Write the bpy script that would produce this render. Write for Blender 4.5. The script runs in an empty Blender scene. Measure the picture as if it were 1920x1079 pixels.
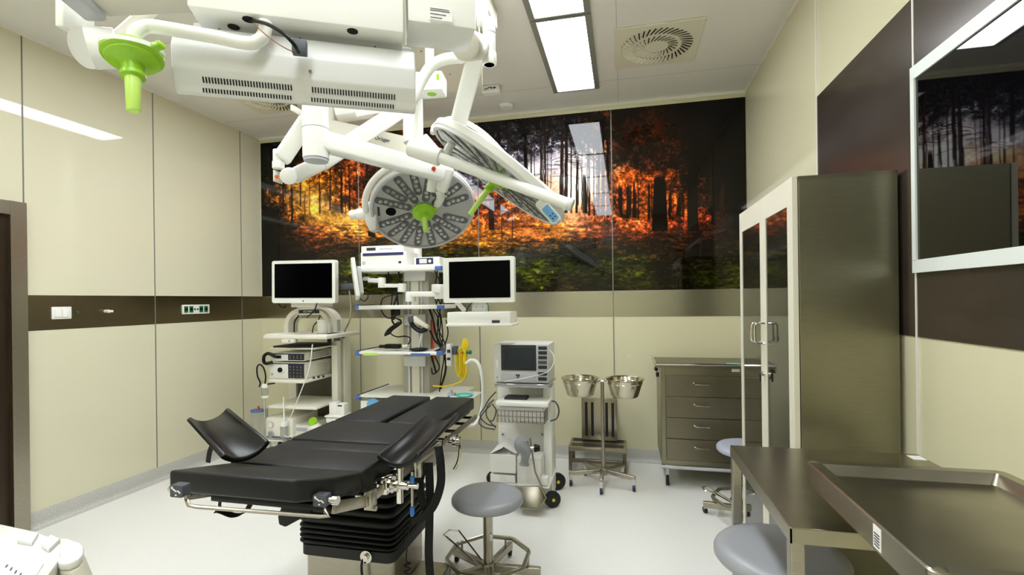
import bpy, bmesh, math, random
import numpy as np
from mathutils import Vector, Matrix

# ------------------------------------------------------------------ camera
FPX = 921.0; HOR = 562.7; CAM_H = 1.34; CEIL = 2.96
ROLL = math.atan(0.01286); YAW = math.atan(209/921)
XL, XR, YB, YF = -3.47, 0.954, 4.17, -1.6
Fw = Vector((-math.sin(YAW), math.cos(YAW), 0)); Rt = Vector((math.cos(YAW), math.sin(YAW), 0))
IR = Rt*math.cos(ROLL) - Vector((0, 0, math.sin(ROLL)))     # image right
IU = Rt*math.sin(ROLL) + Vector((0, 0, math.cos(ROLL)))     # image up
CAM = Vector((0, 0, CAM_H))
scn = bpy.context.scene
cd = bpy.data.cameras.new('camera'); cam = bpy.data.objects.new('camera', cd)
scn.collection.objects.link(cam); scn.camera = cam
cd.sensor_fit = 'HORIZONTAL'; cd.sensor_width = 36; cd.lens = 36*FPX/1920
cd.shift_y = (HOR-539.5)/1920; cd.clip_start = .05
cam.matrix_world = Matrix(((IR.x, IU.x, -Fw.x, 0), (IR.y, IU.y, -Fw.y, 0), (IR.z, IU.z, -Fw.z, CAM_H), (0, 0, 0, 1)))
# ------------------------------------------------------------------ world, light, exposure
w = bpy.data.worlds.new('world'); scn.world = w; w.use_nodes = True
w.node_tree.nodes['Background'].inputs[0].default_value = (.5, .5, .5, 1)
w.node_tree.nodes['Background'].inputs[1].default_value = .05
LIGHT = 17.0
scn.view_settings.view_transform = 'Standard'; scn.view_settings.look = 'None'
scn.view_settings.gamma = 1; scn.view_settings.use_curve_mapping = False
scn.view_settings.exposure = 0.08

# ------------------------------------------------------------------ helpers
def ray(u, v):
    return Fw + IR*((u-960)/FPX) + IU*((HOR-v)/FPX)
def at(u, v, X=None, Y=None, Z=None):
    d = ray(u, v)
    t = X/d.x if X is not None else Y/d.y if Y is not None else (Z-CAM_H)/d.z
    return CAM + d*t
def P(u, v, D):                    # a point at distance D in front of the camera
    return CAM + ray(u, v)*D
def lin(c):
    return tuple(((x/255)/12.92 if x/255 <= .04045 else ((x/255+.055)/1.055)**2.4) for x in c)
MATS = {}
def mat(name, col, rough=.5, metal=0., ior=1.5, noise=0, nscale=40, bump=0, emit=0, aniso=0, coat=0, alpha=1, trans=0, stretch=None, col2=None):
    m = bpy.data.materials.new(name); m.use_nodes = True; MATS[name] = m
    nt = m.node_tree; b = nt.nodes['Principled BSDF']; c = lin(col)+(1,)
    b.inputs['Base Color'].default_value = c; b.inputs['Roughness'].default_value = rough
    b.inputs['Metallic'].default_value = metal; b.inputs['IOR'].default_value = ior
    b.inputs['Coat Weight'].default_value = coat; b.inputs['Transmission Weight'].default_value = trans
    b.inputs['Alpha'].default_value = alpha
    if emit:
        b.inputs['Emission Color'].default_value = c; b.inputs['Emission Strength'].default_value = emit
    if noise or bump:
        tc = nt.nodes.new('ShaderNodeTexCoord'); mp = nt.nodes.new('ShaderNodeMapping')
        nt.links.new(tc.outputs['Object'], mp.inputs[0])
        if stretch: mp.inputs['Scale'].default_value = stretch
        nz = nt.nodes.new('ShaderNodeTexNoise'); nz.inputs['Scale'].default_value = nscale; nz.inputs['Detail'].default_value = 3
        nt.links.new(mp.outputs[0], nz.inputs['Vector'])
        if noise:
            mx = nt.nodes.new('ShaderNodeMix'); mx.data_type = 'RGBA'
            c2 = lin(col2)+(1,) if col2 else tuple(x*(1-noise) for x in c[:3])+(1,)
            mx.inputs[6].default_value = c; mx.inputs[7].default_value = c2
            rp = nt.nodes.new('ShaderNodeMapRange'); rp.inputs[1].default_value = .35; rp.inputs[2].default_value = .65
            nt.links.new(nz.outputs['Fac'], rp.inputs[0]); nt.links.new(rp.outputs[0], mx.inputs[0])
            nt.links.new(mx.outputs[2], b.inputs['Base Color'])
        if bump:
            bp = nt.nodes.new('ShaderNodeBump'); bp.inputs['Strength'].default_value = bump; bp.inputs['Distance'].default_value = .002
            nt.links.new(nz.outputs['Fac'], bp.inputs['Height']); nt.links.new(bp.outputs[0], b.inputs['Normal'])
    return m
mat('glass_wall', (218, 213, 180), .035, ior=1.42)
mat('glass_wall_left', (222, 217, 190), .035, ior=1.42)
mat('joint', (120, 120, 112), .4)
mat('steel', (172, 166, 150), .3, 1, noise=.12, nscale=30, bump=.05, stretch=(1, 1, 14))
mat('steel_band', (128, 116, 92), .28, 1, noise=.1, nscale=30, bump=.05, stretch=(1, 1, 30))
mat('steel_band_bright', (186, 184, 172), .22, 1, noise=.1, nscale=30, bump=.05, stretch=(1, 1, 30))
mat('steel_table', (170, 164, 146), .27, 1, noise=.15, nscale=9, bump=.03)
mat('steel_dark', (120, 113, 98), .33, 1, noise=.12, nscale=12, bump=.04)
mat('steel_cab', (150, 146, 126), .34, 1, noise=.08, nscale=20, bump=.05, stretch=(1, 1, 16))
mat('steel_drawer', (138, 131, 113), .36, 1, noise=.1, nscale=20, bump=.05, stretch=(1, 1, 20))
mat('chrome', (215, 212, 205), .1, 1)
mat('bowl_steel', (205, 198, 175), .16, 1)
mat('brown_panel', (76, 66, 57), .22, .35, noise=.25, nscale=3, stretch=(1, .6, 2.5))
mat('door_dark', (70, 58, 46), .35, .8, noise=.15, nscale=4)
mat('white', (240, 240, 232), .35)
mat('white_gloss', (246, 246, 240), .22, coat=.2)
mat('tower_grey', (170, 167, 152), .45)
mat('cream', (222, 218, 200), .4)
mat('dark_panel', (84, 83, 72), .5)
mat('ivory', (236, 233, 218), .42)
mat('grey_white', (216, 216, 212), .4)
mat('light_grey', (186, 188, 190), .4)
mat('ceiling_paint', (232, 230, 222), .38, ior=1.4)
mat('grille', (222, 218, 196), .45)
mat('lamp_frame', (140, 146, 136), .4, .3)
mat('diffuser', (245, 250, 255), .5, emit=LIGHT)
mat('screen', (2, 2, 4), .15, ior=1.12)
mat('screen_grey', (44, 50, 54), .2)
mat('mirror_black', (6, 6, 8), .02, ior=1.6)
mat('cab_glass', (34, 33, 24), .04, ior=1.9)
mat('black', (8, 8, 9), .45, ior=1.35)
mat('rubber', (16, 16, 17), .6)
mat('vinyl', (27, 27, 28), .45, ior=1.35, bump=.06, nscale=400)
mat('vinyl_gloss', (17, 17, 18), .3, ior=1.4)
mat('bellows', (7, 7, 8), .42, ior=1.35)
mat('webbing', (9, 9, 10), .8)
mat('grey_vinyl', (150, 152, 156), .34, bump=.05, nscale=300)
mat('blue_vinyl', (176, 180, 198), .36)
mat('lime', (150, 205, 30), .35)
mat('lime_pale', (196, 232, 110), .3, ior=1.45)
mat('blue', (70, 108, 176), .4)
mat('bright_blue', (30, 130, 225), .35)
mat('navy', (32, 36, 80), .4)
mat('sky', (112, 176, 226), .5)
mat('yellow', (236, 208, 20), .35)
mat('green', (20, 110, 60), .3)
mat('mint', (50, 190, 150), .35)
mat('teal', (70, 205, 195), .4)
mat('red', (200, 60, 30), .4)
mat('orange', (235, 110, 40), .4)
mat('copper', (150, 84, 50), .5)
mat('tape', (225, 230, 226), .4)
mat('paper', (232, 230, 225), .6)
mat('ink', (40, 40, 45), .6)
mat('inkblue', (40, 44, 92), .5)
mat('carton', (242, 240, 234), .65)
mat('clear', (225, 228, 226), .08, trans=.85, ior=1.3)
mat('slate', (72, 76, 82), .5)
mat('lamp_face', (176, 176, 172), .22, ior=1.5)
mat('lamp_face_clear', (150, 152, 148), .12, ior=1.6)
mat('led_slot', (92, 93, 92), .25)
mat('led_lens', (190, 190, 188), .12, .5)
mat('pad_grey', (150, 152, 154), .5, noise=.1, nscale=20)
mat('skirt', (208, 207, 200), .5, noise=.25, nscale=160)
# floor: near-white vinyl with fine specks
def floor_mat():
    m = mat('floor', (238, 238, 234), .32, ior=1.42); nt = m.node_tree; b = nt.nodes['Principled BSDF']
    tc = nt.nodes.new('ShaderNodeTexCoord')
    a = nt.nodes.new('ShaderNodeTexVoronoi'); a.inputs['Scale'].default_value = 90
    n = nt.nodes.new('ShaderNodeTexNoise'); n.inputs['Scale'].default_value = 160; n.inputs['Detail'].default_value = 4
    nt.links.new(tc.outputs['Object'], a.inputs['Vector']); nt.links.new(tc.outputs['Object'], n.inputs['Vector'])
    r = nt.nodes.new('ShaderNodeMapRange'); r.inputs[1].default_value = .12; r.inputs[2].default_value = .22
    nt.links.new(a.outputs['Distance'], r.inputs[0])
    r2 = nt.nodes.new('ShaderNodeMapRange'); r2.inputs[1].default_value = .35; r2.inputs[2].default_value = .5
    nt.links.new(n.outputs['Fac'], r2.inputs[0])
    mm = nt.nodes.new('ShaderNodeMath'); mm.operation = 'MAXIMUM'
    nt.links.new(r.outputs[0], mm.inputs[0]); nt.links.new(r2.outputs[0], mm.inputs[1])
    mx = nt.nodes.new('ShaderNodeMix'); mx.data_type = 'RGBA'
    mx.inputs[6].default_value = lin((196, 194, 188))+(1,); mx.inputs[7].default_value = lin((238, 237, 232))+(1,)
    nt.links.new(mm.outputs[0], mx.inputs[0]); nt.links.new(mx.outputs[2], b.inputs['Base Color'])
floor_mat()

def catmull(pts, n=6):
    pts = [Vector(p) for p in pts]
    if len(pts) < 3: return pts
    out = []
    q = [pts[0]*2-pts[1]]+pts+[pts[-1]*2-pts[-2]]
    for i in range(1, len(q)-2):
        a, b, c, d = q[i-1:i+3]
        for k in range(n):
            t = k/n
            out.append(.5*((2*b)+(c-a)*t+(2*a-5*b+4*c-d)*t*t+(3*b-a-3*c+d)*t**3))
    out.append(pts[-1]); return out
def frame(z, x=None):
    z = Vector(z).normalized()
    if x is None: x = Vector((1, 0, 0)) if abs(z.x) < .8 else Vector((0, 1, 0))
    x = Vector(x); x = (x - z*x.dot(z)).normalized(); y = z.cross(x)
    return Matrix(((x.x, y.x, z.x, 0), (x.y, y.y, z.y, 0), (x.z, y.z, z.z, 0), (0, 0, 0, 1)))
def T(loc, M=None):
    return Matrix.Translation(Vector(loc)) @ (M if M is not None else Matrix())
class MB:
    def __init__(s): s.bm = bmesh.new()
    def _f(s, vs, faces):
        v = [s.bm.verts.new(p) for p in vs]; fs = []
        for f in faces:
            try: fs.append(s.bm.faces.new([v[i] for i in f]))
            except ValueError: pass
        return v, fs
    def _bev(s, v, b, seg=2, sel=None):
        if b <= 0: return s
        vs = set(v); es = {e for x in v for e in x.link_edges if e.verts[0] in vs and e.verts[1] in vs and (sel is None or sel(e))}
        bmesh.ops.bevel(s.bm, geom=list(es), offset=b, segments=seg, affect='EDGES', profile=.5, clamp_overlap=True)
        return s
    def box(s, c, size, M=None, bev=0, seg=2):
        a, b, d = [x/2 for x in size]; M = T(c, M)
        vs = [M @ Vector((x, y, z)) for x in (-a, a) for y in (-b, b) for z in (-d, d)]
        v, _ = s._f(vs, [(0, 1, 3, 2), (4, 6, 7, 5), (0, 4, 5, 1), (2, 3, 7, 6), (0, 2, 6, 4), (1, 5, 7, 3)])
        return s._bev(v, bev, seg)
    def bb(s, p, q, bev=0, seg=2):                      # axis-aligned box between two corners
        p = Vector(p); q = Vector(q)
        return s.box((p+q)/2, [abs(x) for x in (q-p)], None, bev, seg)
    def slab(s, u0, v0, u1, v1, Y0, Y1, bev=0, seg=2):  # front face in plane Y0
        a = at(u0, v0, Y=Y0); b = at(u1, v1, Y=Y0)
        return s.bb((a.x, Y0, a.z), (b.x, Y1, b.z), bev, seg)
    def cyl(s, p, q, r, r2=None, n=20, bev=0):
        p = Vector(p); q = Vector(q); r2 = r if r2 is None else r2; M = frame(q-p); L = (q-p).length
        vs = []
        for z, rr in ((0, r), (L, r2)):
            for k in range(n):
                a = 2*math.pi*k/n; vs.append(p + M.to_3x3() @ Vector((rr*math.cos(a), rr*math.sin(a), z)))
        fs = [(k, (k+1) % n, n+(k+1) % n, n+k) for k in range(n)]+[tuple(range(n))[::-1], tuple(range(n, 2*n))]
        v, _ = s._f(vs, fs)
        if bev: s._bev(v, bev, 2, lambda e: abs((e.verts[0].co-p).dot(M.to_3x3().col[2])-(e.verts[1].co-p).dot(M.to_3x3().col[2])) < 1e-5)
        return s
    def tube(s, pts, r, n=8, smooth=True, k=6, closed=False):
        pts = [Vector(p) for p in pts]
        if smooth and not closed: pts = catmull(pts, k)
        N = len(pts); vs = []; up = None
        for i, p in enumerate(pts):
            if closed: d = pts[(i+1) % N]-pts[i-1]
            else: d = pts[min(i+1, N-1)]-pts[max(i-1, 0)]
            d.normalize()
            if up is None: up = frame(d).to_3x3().col[0]
            up = (up - d*up.dot(d)).normalized(); y = d.cross(up)
            rr = r if not callable(r) else r(i/(N-1))
            for j in range(n):
                a = 2*math.pi*j/n; vs.append(p+up*rr*math.cos(a)+y*rr*math.sin(a))
        fs = [(i*n+j, i*n+(j+1) % n, ((i+1) % N)*n+(j+1) % n, ((i+1) % N)*n+j) for i in range(N if closed else N-1) for j in range(n)]
        if not closed: fs += [tuple(range(n))[::-1], tuple(range((N-1)*n, N*n))]
        s._f(vs, fs); return s
    def lathe(s, prof, M=None, n=32, cap=True):                   # profile (r, z) about local z
        M = M or Matrix(); vs = []; fs = []
        for r, z in prof:
            for k in range(n):
                a = 2*math.pi*k/n; vs.append(M @ Vector((max(r, 1e-5)*math.cos(a), max(r, 1e-5)*math.sin(a), z)))
        for i in range(len(prof)-1):
            for k in range(n): fs.append((i*n+k, i*n+(k+1) % n, (i+1)*n+(k+1) % n, (i+1)*n+k))
        if cap and prof[0][0] > 1e-4: fs.append(tuple(range(n))[::-1])
        if cap and prof[-1][0] > 1e-4: fs.append(tuple(range((len(prof)-1)*n, len(prof)*n)))
        s._f(vs, fs); return s
    def prism(s, pts, vec, bev=0, seg=2):
        pts = [Vector(p) for p in pts]; vec = Vector(vec); n = len(pts)
        v, _ = s._f(pts+[p+vec for p in pts], [tuple(range(n))[::-1], tuple(range(n, 2*n))]+[(i, (i+1) % n, n+(i+1) % n, n+i) for i in range(n)])
        return s._bev(v, bev, seg)
    def beam(s, p, q, wd, ht, up=(0, 0, 1), bev=.01, w2=None, h2=None):   # rectangular arm
        p = Vector(p); q = Vector(q); z = (q-p).normalized(); y = Vector(up); y = (y-z*y.dot(z)).normalized(); x = y.cross(z)
        vs = []
        for o, a, b in ((p, wd/2, ht/2), (q, (w2 or wd)/2, (h2 or ht)/2)):
            vs += [o+x*i*a+y*j*b for i, j in ((-1, -1), (1, -1), (1, 1), (-1, 1))]
        v, _ = s._f(vs, [(3, 2, 1, 0), (4, 5, 6, 7)]+[(i, (i+1) % 4, 4+(i+1) % 4, 4+i) for i in range(4)])
        return s._bev(v, bev, 3)
    def ribbon(s, pts, wd, side, th=.003, k=6):
        pts = catmull(pts, k); side = Vector(side).normalized(); vs = []; N = len(pts)
        for i, p in enumerate(pts):
            d = (pts[min(i+1, N-1)]-pts[max(i-1, 0)]).normalized(); x = (side-d*side.dot(d)).normalized(); y = d.cross(x)
            vs += [p+x*a*wd/2+y*b*th/2 for a, b in ((-1, -1), (1, -1), (1, 1), (-1, 1))]
        s._f(vs, [(i*4+j, i*4+(j+1) % 4, (i+1)*4+(j+1) % 4, (i+1)*4+j) for i in range(N-1) for j in range(4)]+[(3, 2, 1, 0), tuple(range((N-1)*4, N*4))])
        return s
    def rrect(s, c, hw, hh, r, th, M, n=5):             # rounded rectangle plate, local xy, thickness along local z
        pts = []
        for cx, cy, a0 in ((hw-r, hh-r, 0), (-hw+r, hh-r, 90), (-hw+r, -hh+r, 180), (hw-r, -hh+r, 270)):
            for k in range(n+1):
                a = math.radians(a0+90*k/n); pts.append((cx+r*math.cos(a), cy+r*math.sin(a)))
        MM = T(c, M); zz = M.to_3x3().col[2]
        return s.prism([MM @ Vector((x, y, -th/2)) for x, y in pts], Vector(zz)*th)
    def build(s, name, m, parent=None, label=None, smooth=40, **kw):
        bmesh.ops.recalc_face_normals(s.bm, faces=s.bm.faces)
        me = bpy.data.meshes.new(name)
        o = bpy.data.objects.new(name, me); scn.collection.objects.link(o)
        if parent is None:                              # a one-mesh thing: origin at the base centre
            cs = [v.co for v in s.bm.verts]; lo = [min(c[i] for c in cs) for i in range(3)]; hi = [max(c[i] for c in cs) for i in range(3)]
            loc = Vector(((lo[0]+hi[0])/2, (lo[1]+hi[1])/2, lo[2])); WM[o.name] = Matrix.Translation(loc); o.location = loc
            bmesh.ops.transform(s.bm, matrix=WM[o.name].inverted(), verts=s.bm.verts)
        else:
            M = WM[parent.name]; bmesh.ops.transform(s.bm, matrix=M.inverted(), verts=s.bm.verts); o.parent = parent; WM[o.name] = M
        s.bm.to_mesh(me); s.bm.free(); me.materials.append(MATS[m])
        if smooth:
            me.polygons.foreach_set('use_smooth', [True]*len(me.polygons)); me.set_sharp_from_angle(angle=math.radians(smooth))
        if label: o['label'] = label
        for k, v in kw.items(): o[k] = v
        return o
WM = {}
def thing(name, label, cat, loc=(0, 0, 0), rz=0, group=None):
    o = bpy.data.objects.new(name, None); scn.collection.objects.link(o)
    o.location = loc; o.rotation_euler = (0, 0, rz); o.empty_display_size = .05
    WM[o.name] = Matrix.Translation(Vector(loc)) @ Matrix.Rotation(rz, 4, 'Z')
    o['label'] = label; o['category'] = cat
    if group: o['group'] = group
    return o
def dup(root, loc, rz, label):
    r = root.copy(); scn.collection.objects.link(r); r.location = loc; r.rotation_euler = (0, 0, rz); r['label'] = label
    WM[r.name] = Matrix.Translation(Vector(loc)) @ Matrix.Rotation(rz, 4, 'Z')
    for ch in list(root.children):
        c = ch.copy(); scn.collection.objects.link(c); c.parent = r; WM[c.name] = WM[r.name]
        for g in list(ch.children):
            d = g.copy(); scn.collection.objects.link(d); d.parent = c
    return r
def struct(name, mb, m, parent=None, smooth=0):
    o = mb.build(name, m, parent, smooth=smooth)
    if parent is None: o['kind'] = 'structure'
    return o
def text(name, body, size, pos, xd, yd, m, parent, depth=.0006):
    cu = bpy.data.curves.new(name, 'FONT'); cu.body = body; cu.size = size; cu.align_x = 'CENTER'; cu.align_y = 'CENTER'; cu.extrude = depth
    t = bpy.data.objects.new(name+'_tmp', cu); scn.collection.objects.link(t)
    dg = bpy.context.evaluated_depsgraph_get(); me = bpy.data.meshes.new_from_object(t.evaluated_get(dg))
    bpy.data.objects.remove(t)
    o = bpy.data.objects.new(name, me); scn.collection.objects.link(o)
    z = Vector(xd).cross(Vector(yd)).normalized(); x = Vector(xd).normalized(); y = z.cross(x)
    M = Matrix(((x.x, y.x, z.x, pos[0]), (x.y, y.y, z.y, pos[1]), (x.z, y.z, z.z, pos[2]), (0, 0, 0, 1)))
    me.transform(WM[parent.name].inverted() @ M); me.materials.clear(); me.materials.append(MATS[m])
    o.parent = parent; WM[o.name] = WM[parent.name]; return o
X3, Y3, Z3 = Vector((1, 0, 0)), Vector((0, 1, 0)), Vector((0, 0, 1))
MXZ = Matrix(((1, 0, 0, 0), (0, 0, -1, 0), (0, 1, 0, 0), (0, 0, 0, 1)))   # local xy plane -> world xz, local z -> -y

# ================================================================== ROOM
struct('floor', MB().bb((XL-.15, YF, -.1), (XR+.15, YB+.15, 0)), 'floor')
struct('ceiling', MB().bb((XL-.15, YF, CEIL), (XR+.15, YB+.15, CEIL+.1)), 'ceiling_paint')
struct('wall_left', MB().bb((XL-.1, YF, 0), (XL, YB, CEIL)), 'glass_wall_left')
struct('wall_right', MB().bb((XR, YF, 0), (XR+.1, YB, CEIL)), 'glass_wall')
struct('wall_back', MB().bb((XL-.1, YB, 0), (XR+.1, YB+.1, CEIL)), 'glass_wall')
struct('wall_front', MB().bb((XL-.1, YF-.1, 0), (XR+.1, YF, CEIL)), 'glass_wall')
def cove(a, b, n, name):
    a = Vector(a); b = Vector(b); n = Vector(n); mb = MB(); r = .03
    prof = [(0, .1), (.006, .1), (.006, .03)]+[(.006+.03*(1-math.cos(t)), .03*(1-math.sin(t))) for t in (0.5, 1.0, 1.3)]+[(.05, .0), (0, 0)]
    mb.prism([a+n*x+Z3*z for x, z in prof], b-a); struct(name, mb, 'skirt')
cove((XL, 2.2, 0), (XL, YB, 0), X3, 'baseboard_left')
cove((XL, YB, 0), (XR, YB, 0), -Y3, 'baseboard_back')
cove((XR, YF, 0), (XR, YB, 0), -X3, 'baseboard_right')
# vertical joints between the glass panels
jl = MB()
for y in (2.206, 3.039, 3.91): jl.bb((XL, y-.004, .1), (XL+.0012, y+.004, CEIL))
struct('trim_1', jl, 'joint')
jb = MB()
for x in (-2.405, -1.24, -.083): jb.bb((x-.0035, YB-.0042, .1), (x+.0035, YB-.003, CEIL-.05))
struct('trim_2', jb, 'joint')
jr = MB()
for y in (2.722, 1.89): jr.bb((XR-.0065, y-.004, .1), (XR, y+.004, CEIL))
struct('trim_3', jr, 'ceiling_paint')
struct('trim_4', MB().bb((XL, YB-.02, CEIL-.022), (XR, YB, CEIL)).bb((XL, YF, CEIL-.012), (XL+.012, YB, CEIL)).bb((XR-.012, YF, CEIL-.012), (XR, YB, CEIL)), 'ivory')
ZB0, ZB1 = 1.19, 1.405
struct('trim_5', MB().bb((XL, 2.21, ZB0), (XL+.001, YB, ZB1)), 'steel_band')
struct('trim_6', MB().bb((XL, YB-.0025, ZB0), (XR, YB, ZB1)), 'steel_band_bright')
struct('trim_7', MB().bb((XR-.004, YF, ZB0+.01), (XR, 2.722, 2.33)), 'brown_panel')
cl = MB()
for x in (-.02,): cl.bb((x-.002, YF, CEIL-.0008), (x+.002, YB, CEIL))
for y in (3.72, 2.5): cl.bb((XL, y-.002, CEIL-.0008), (XR, y+.002, CEIL))
struct('trim_8', cl, 'light_grey')
# door frame on the left wall
dr = MB(); dr.bb((XL, 2.12, 0), (XL+.035, 2.2, 1.95)).bb((XL, .9, 1.87), (XL+.034, 2.199, 1.949)).bb((XL, .901, 0), (XL+.0335, .98, 1.948))
fr = struct('door_1', MB().bb((XL, .98, .005), (XL+.006, 2.12, 1.87)), 'door_dark')
dr.build('door_frame', 'steel', fr, smooth=0)

# ------------------------------------------------------------------ forest mural (printed glass)
def mural():
    rng = np.random.RandomState(7)
    NX, NZ = 1150, 400
    z0, z1 = ZB1, CEIL-.05
    xs = np.linspace(XL+.008, XR-.002, NX); zs = np.linspace(z0, z1, NZ)
    XX, ZZ = np.meshgrid(xs, zs)
    A = XX*Fw.x+YB*Fw.y; B = (XX*Rt.x+YB*Rt.y)/A; E = (ZZ-CAM_H)/A
    c, s = math.cos(ROLL), math.sin(ROLL)
    U = 960+FPX*(B*c-E*s); V = HOR-FPX*(B*s+E*c)
    cp = '''500 270 10 8 10;560 275 25 15 12;640 280 70 34 16;500 310 15 12 12;520 330 24 16 14;600 325 190 100 30;640 300 120 60 25;570 345 225 150 50;620 345 235 150 45;650 340 170 80 30
500 352 60 40 25;530 362 200 125 50;560 370 240 180 90;600 380 250 200 110;640 380 150 80 40;665 370 120 60 30;500 400 25 18 12;530 400 60 38 20;560 400 190 105 40;590 405 255 200 90;620 410 250 180 80;650 415 255 210 110;668 420 255 190 90
500 430 12 10 8;540 430 50 26 15;580 435 160 75 30;620 435 225 125 55;660 440 245 155 75;500 470 15 10 8;560 465 40 22 14;620 462 55 32 16;660 460 60 30 12;500 510 20 18 8;560 500 30 25 12;620 510 70 66 15;660 505 84 84 18;500 545 25 12 8;600 545 35 25 10;660 540 60 50 15
700 290 90 36 15;740 260 110 50 20;700 340 110 50 25;760 240 100 45 20;800 240 60 30 20;850 220 40 26 22;690 430 240 150 60;760 420 180 100 40;850 440 230 150 70;700 470 36 32 12;800 470 50 46 15;870 480 64 56 15;700 520 60 58 15;850 530 40 38 12;700 385 150 70 30
900 250 30 26 30;940 220 30 22 20;905 300 100 90 100;960 255 60 52 56;990 270 110 105 118;1010 230 34 24 18;1040 260 80 74 80;1040 300 200 190 205;1000 320 225 215 228;970 290 110 100 108;1060 310 240 228 230;1100 250 56 46 44;1100 310 205 195 200;1130 230 60 32 16;1135 300 120 84 60
1000 360 255 200 150;1040 350 255 215 180;1075 350 255 250 245;1110 350 250 225 190;1140 360 170 90 50;920 400 150 72 36;960 420 180 90 40;1000 400 230 150 90;1050 395 250 190 130;1080 405 250 180 130;1130 400 190 100 55
910 440 230 140 60;960 440 240 150 60;1000 435 190 100 40;1045 435 240 150 60;1100 422 220 120 70;1140 435 140 64 32;920 462 150 100 30;980 467 50 34 14;1050 464 46 40 14;1110 462 56 28 14;920 500 96 88 18;980 490 66 72 15;1000 515 92 92 15;1060 500 54 56 15;1100 480 18 18 8;1130 500 60 60 12;960 540 40 30 12;1060 535 50 35 15;1130 545 30 20 10
1170 200 22 10 9;1200 230 60 24 9;1230 250 76 32 11;1280 230 34 14 8;1350 200 10 5 7;1390 250 9 5 7;1170 280 46 22 12;1230 300 54 24 12;1280 300 52 22 9;1330 290 26 12 8;1180 345 215 105 38;1240 345 205 98 34;1290 350 56 26 12;1350 340 18 9 6;1385 330 11 7 8
1165 380 110 50 22;1190 390 200 100 40;1215 395 200 110 40;1270 385 205 98 42;1320 385 56 24 12;1360 385 26 13 9;1180 415 210 110 60;1215 418 195 88 48;1275 415 170 70 35;1330 410 140 55 25;1370 415 46 20 12;1170 440 110 50 25;1240 440 60 28 14;1330 435 60 28 14;1390 430 28 13 8
1180 470 54 32 15;1260 465 54 28 14;1350 460 42 20 12;1180 490 68 68 14;1250 500 42 28 12;1320 490 22 18 9;1380 480 48 42 12;1190 520 74 70 12;1260 530 28 20 8;1340 520 58 54 12;1385 530 98 94 15;1200 540 48 38 10'''
    pts = np.array([[float(a) for a in r.split()] for l in cp.split('\n') for r in l.split(';')])
    num = np.zeros(U.shape+(3,)); den = np.zeros(U.shape)+1e-9
    for p in pts:
        d2 = ((U-p[0])**2+((V-p[1])*1.25)**2); wt = np.exp(-d2/(2*19.**2))+1e-3/(1+d2/400)**2
        num += wt[..., None]*p[2:5]; den += wt
    col = num/den[..., None]
    def vn(fx, fy, seed, a=None, b=None):
        r = np.random.RandomState(seed); n = 1024; g = r.rand(n, n)
        x = (U if a is None else a)/fx+50; y = (V if b is None else b)/fy+50
        xi = np.floor(x).astype(int); yi = np.floor(y).astype(int); tx = x-xi; ty = y-yi
        tx = tx*tx*(3-2*tx); ty = ty*ty*(3-2*ty)
        g0 = g[yi % n, xi % n]*(1-tx)+g[yi % n, (xi+1) % n]*tx; g1 = g[(yi+1) % n, xi % n]*(1-tx)+g[(yi+1) % n, (xi+1) % n]*tx
        return g0*(1-ty)+g1*ty-.5
    fol = vn(14, 12, 1)*.9+vn(6, 5, 2)*.9+vn(2.6, 2.4, 3)*.8+vn(1.5, 1.5, 13)*.5
    gr = vn(26, 5, 4)*.7+vn(9, 3, 5)*.9+vn(4, 1.8, 6)*.8+vn(1.8, 1.5, 14)*.4
    gl = 428+14*np.sin(U/60)+8*vn(40, 40, 8)
    wgt = 1/(1+np.exp(-(V-gl)/5))
    lum = col.mean(-1)
    kf = np.clip((215-lum)/90, .22, 1.45)
    kf = kf*np.where(U > 1146, np.clip(.6+(V-250)/250, .55, 1), 1)
    mod = np.exp((fol*kf-.1*kf)*(1-wgt)+(gr*1.1-.12)*wgt)
    col = col*mod[..., None]
    # warm leaf speckle in the canopy
    lf = np.clip((vn(3.2, 2.8, 21)+vn(11, 9, 22)*.9-.33)*7, 0, 1)*(1-wgt)*np.clip((U-640)/60, 0, 1)
    lw = np.where(U > 1146, .2, .04)*np.clip((V-190)/50, 0, 1)*np.clip((1370-U)/90, 0, 1)
    col = col*(1-(lf*lw)[..., None])+(lf*lw)[..., None]*np.array([130, 58, 20])
    # moss on the forest floor
    ms = np.clip((vn(24, 8, 31)+vn(6, 3, 32)*.6-.08)*4, 0, 1)*np.clip((V-472)/14, 0, 1)*np.where(U < 590, .15, .38)
    col = col*(1-ms[..., None])+ms[..., None]*np.array([88, 82, 20])
    # dark sprays of needles against the pale sky
    br = np.clip((vn(12, 5, 41)+vn(3.4, 1.7, 42)*.8-.1)*6, 0, 1)*np.clip((335-V)/60, 0, 1)*np.clip((U-890)/20, 0, 1)*np.clip((1150-U)/20, 0, 1)
    col = col*(1-.85*br[..., None])+.85*br[..., None]*np.array([34, 26, 26])
    for (u, v, su, sv, am) in ((1074, 352, 20, 40, 150), (1000, 325, 22, 34, 60), (1050, 300, 16, 20, 60), (1110, 350, 14, 40, 60), (585, 392, 22, 14, 60), (640, 412, 34, 7, 60), (568, 368, 14, 14, 40)):
        gg = am*np.exp(-((U-u)/su)**2-((V-v)/sv)**2); col = col+gg[..., None]*np.array([1, .92, .85 if u > 900 else .4])
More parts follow.
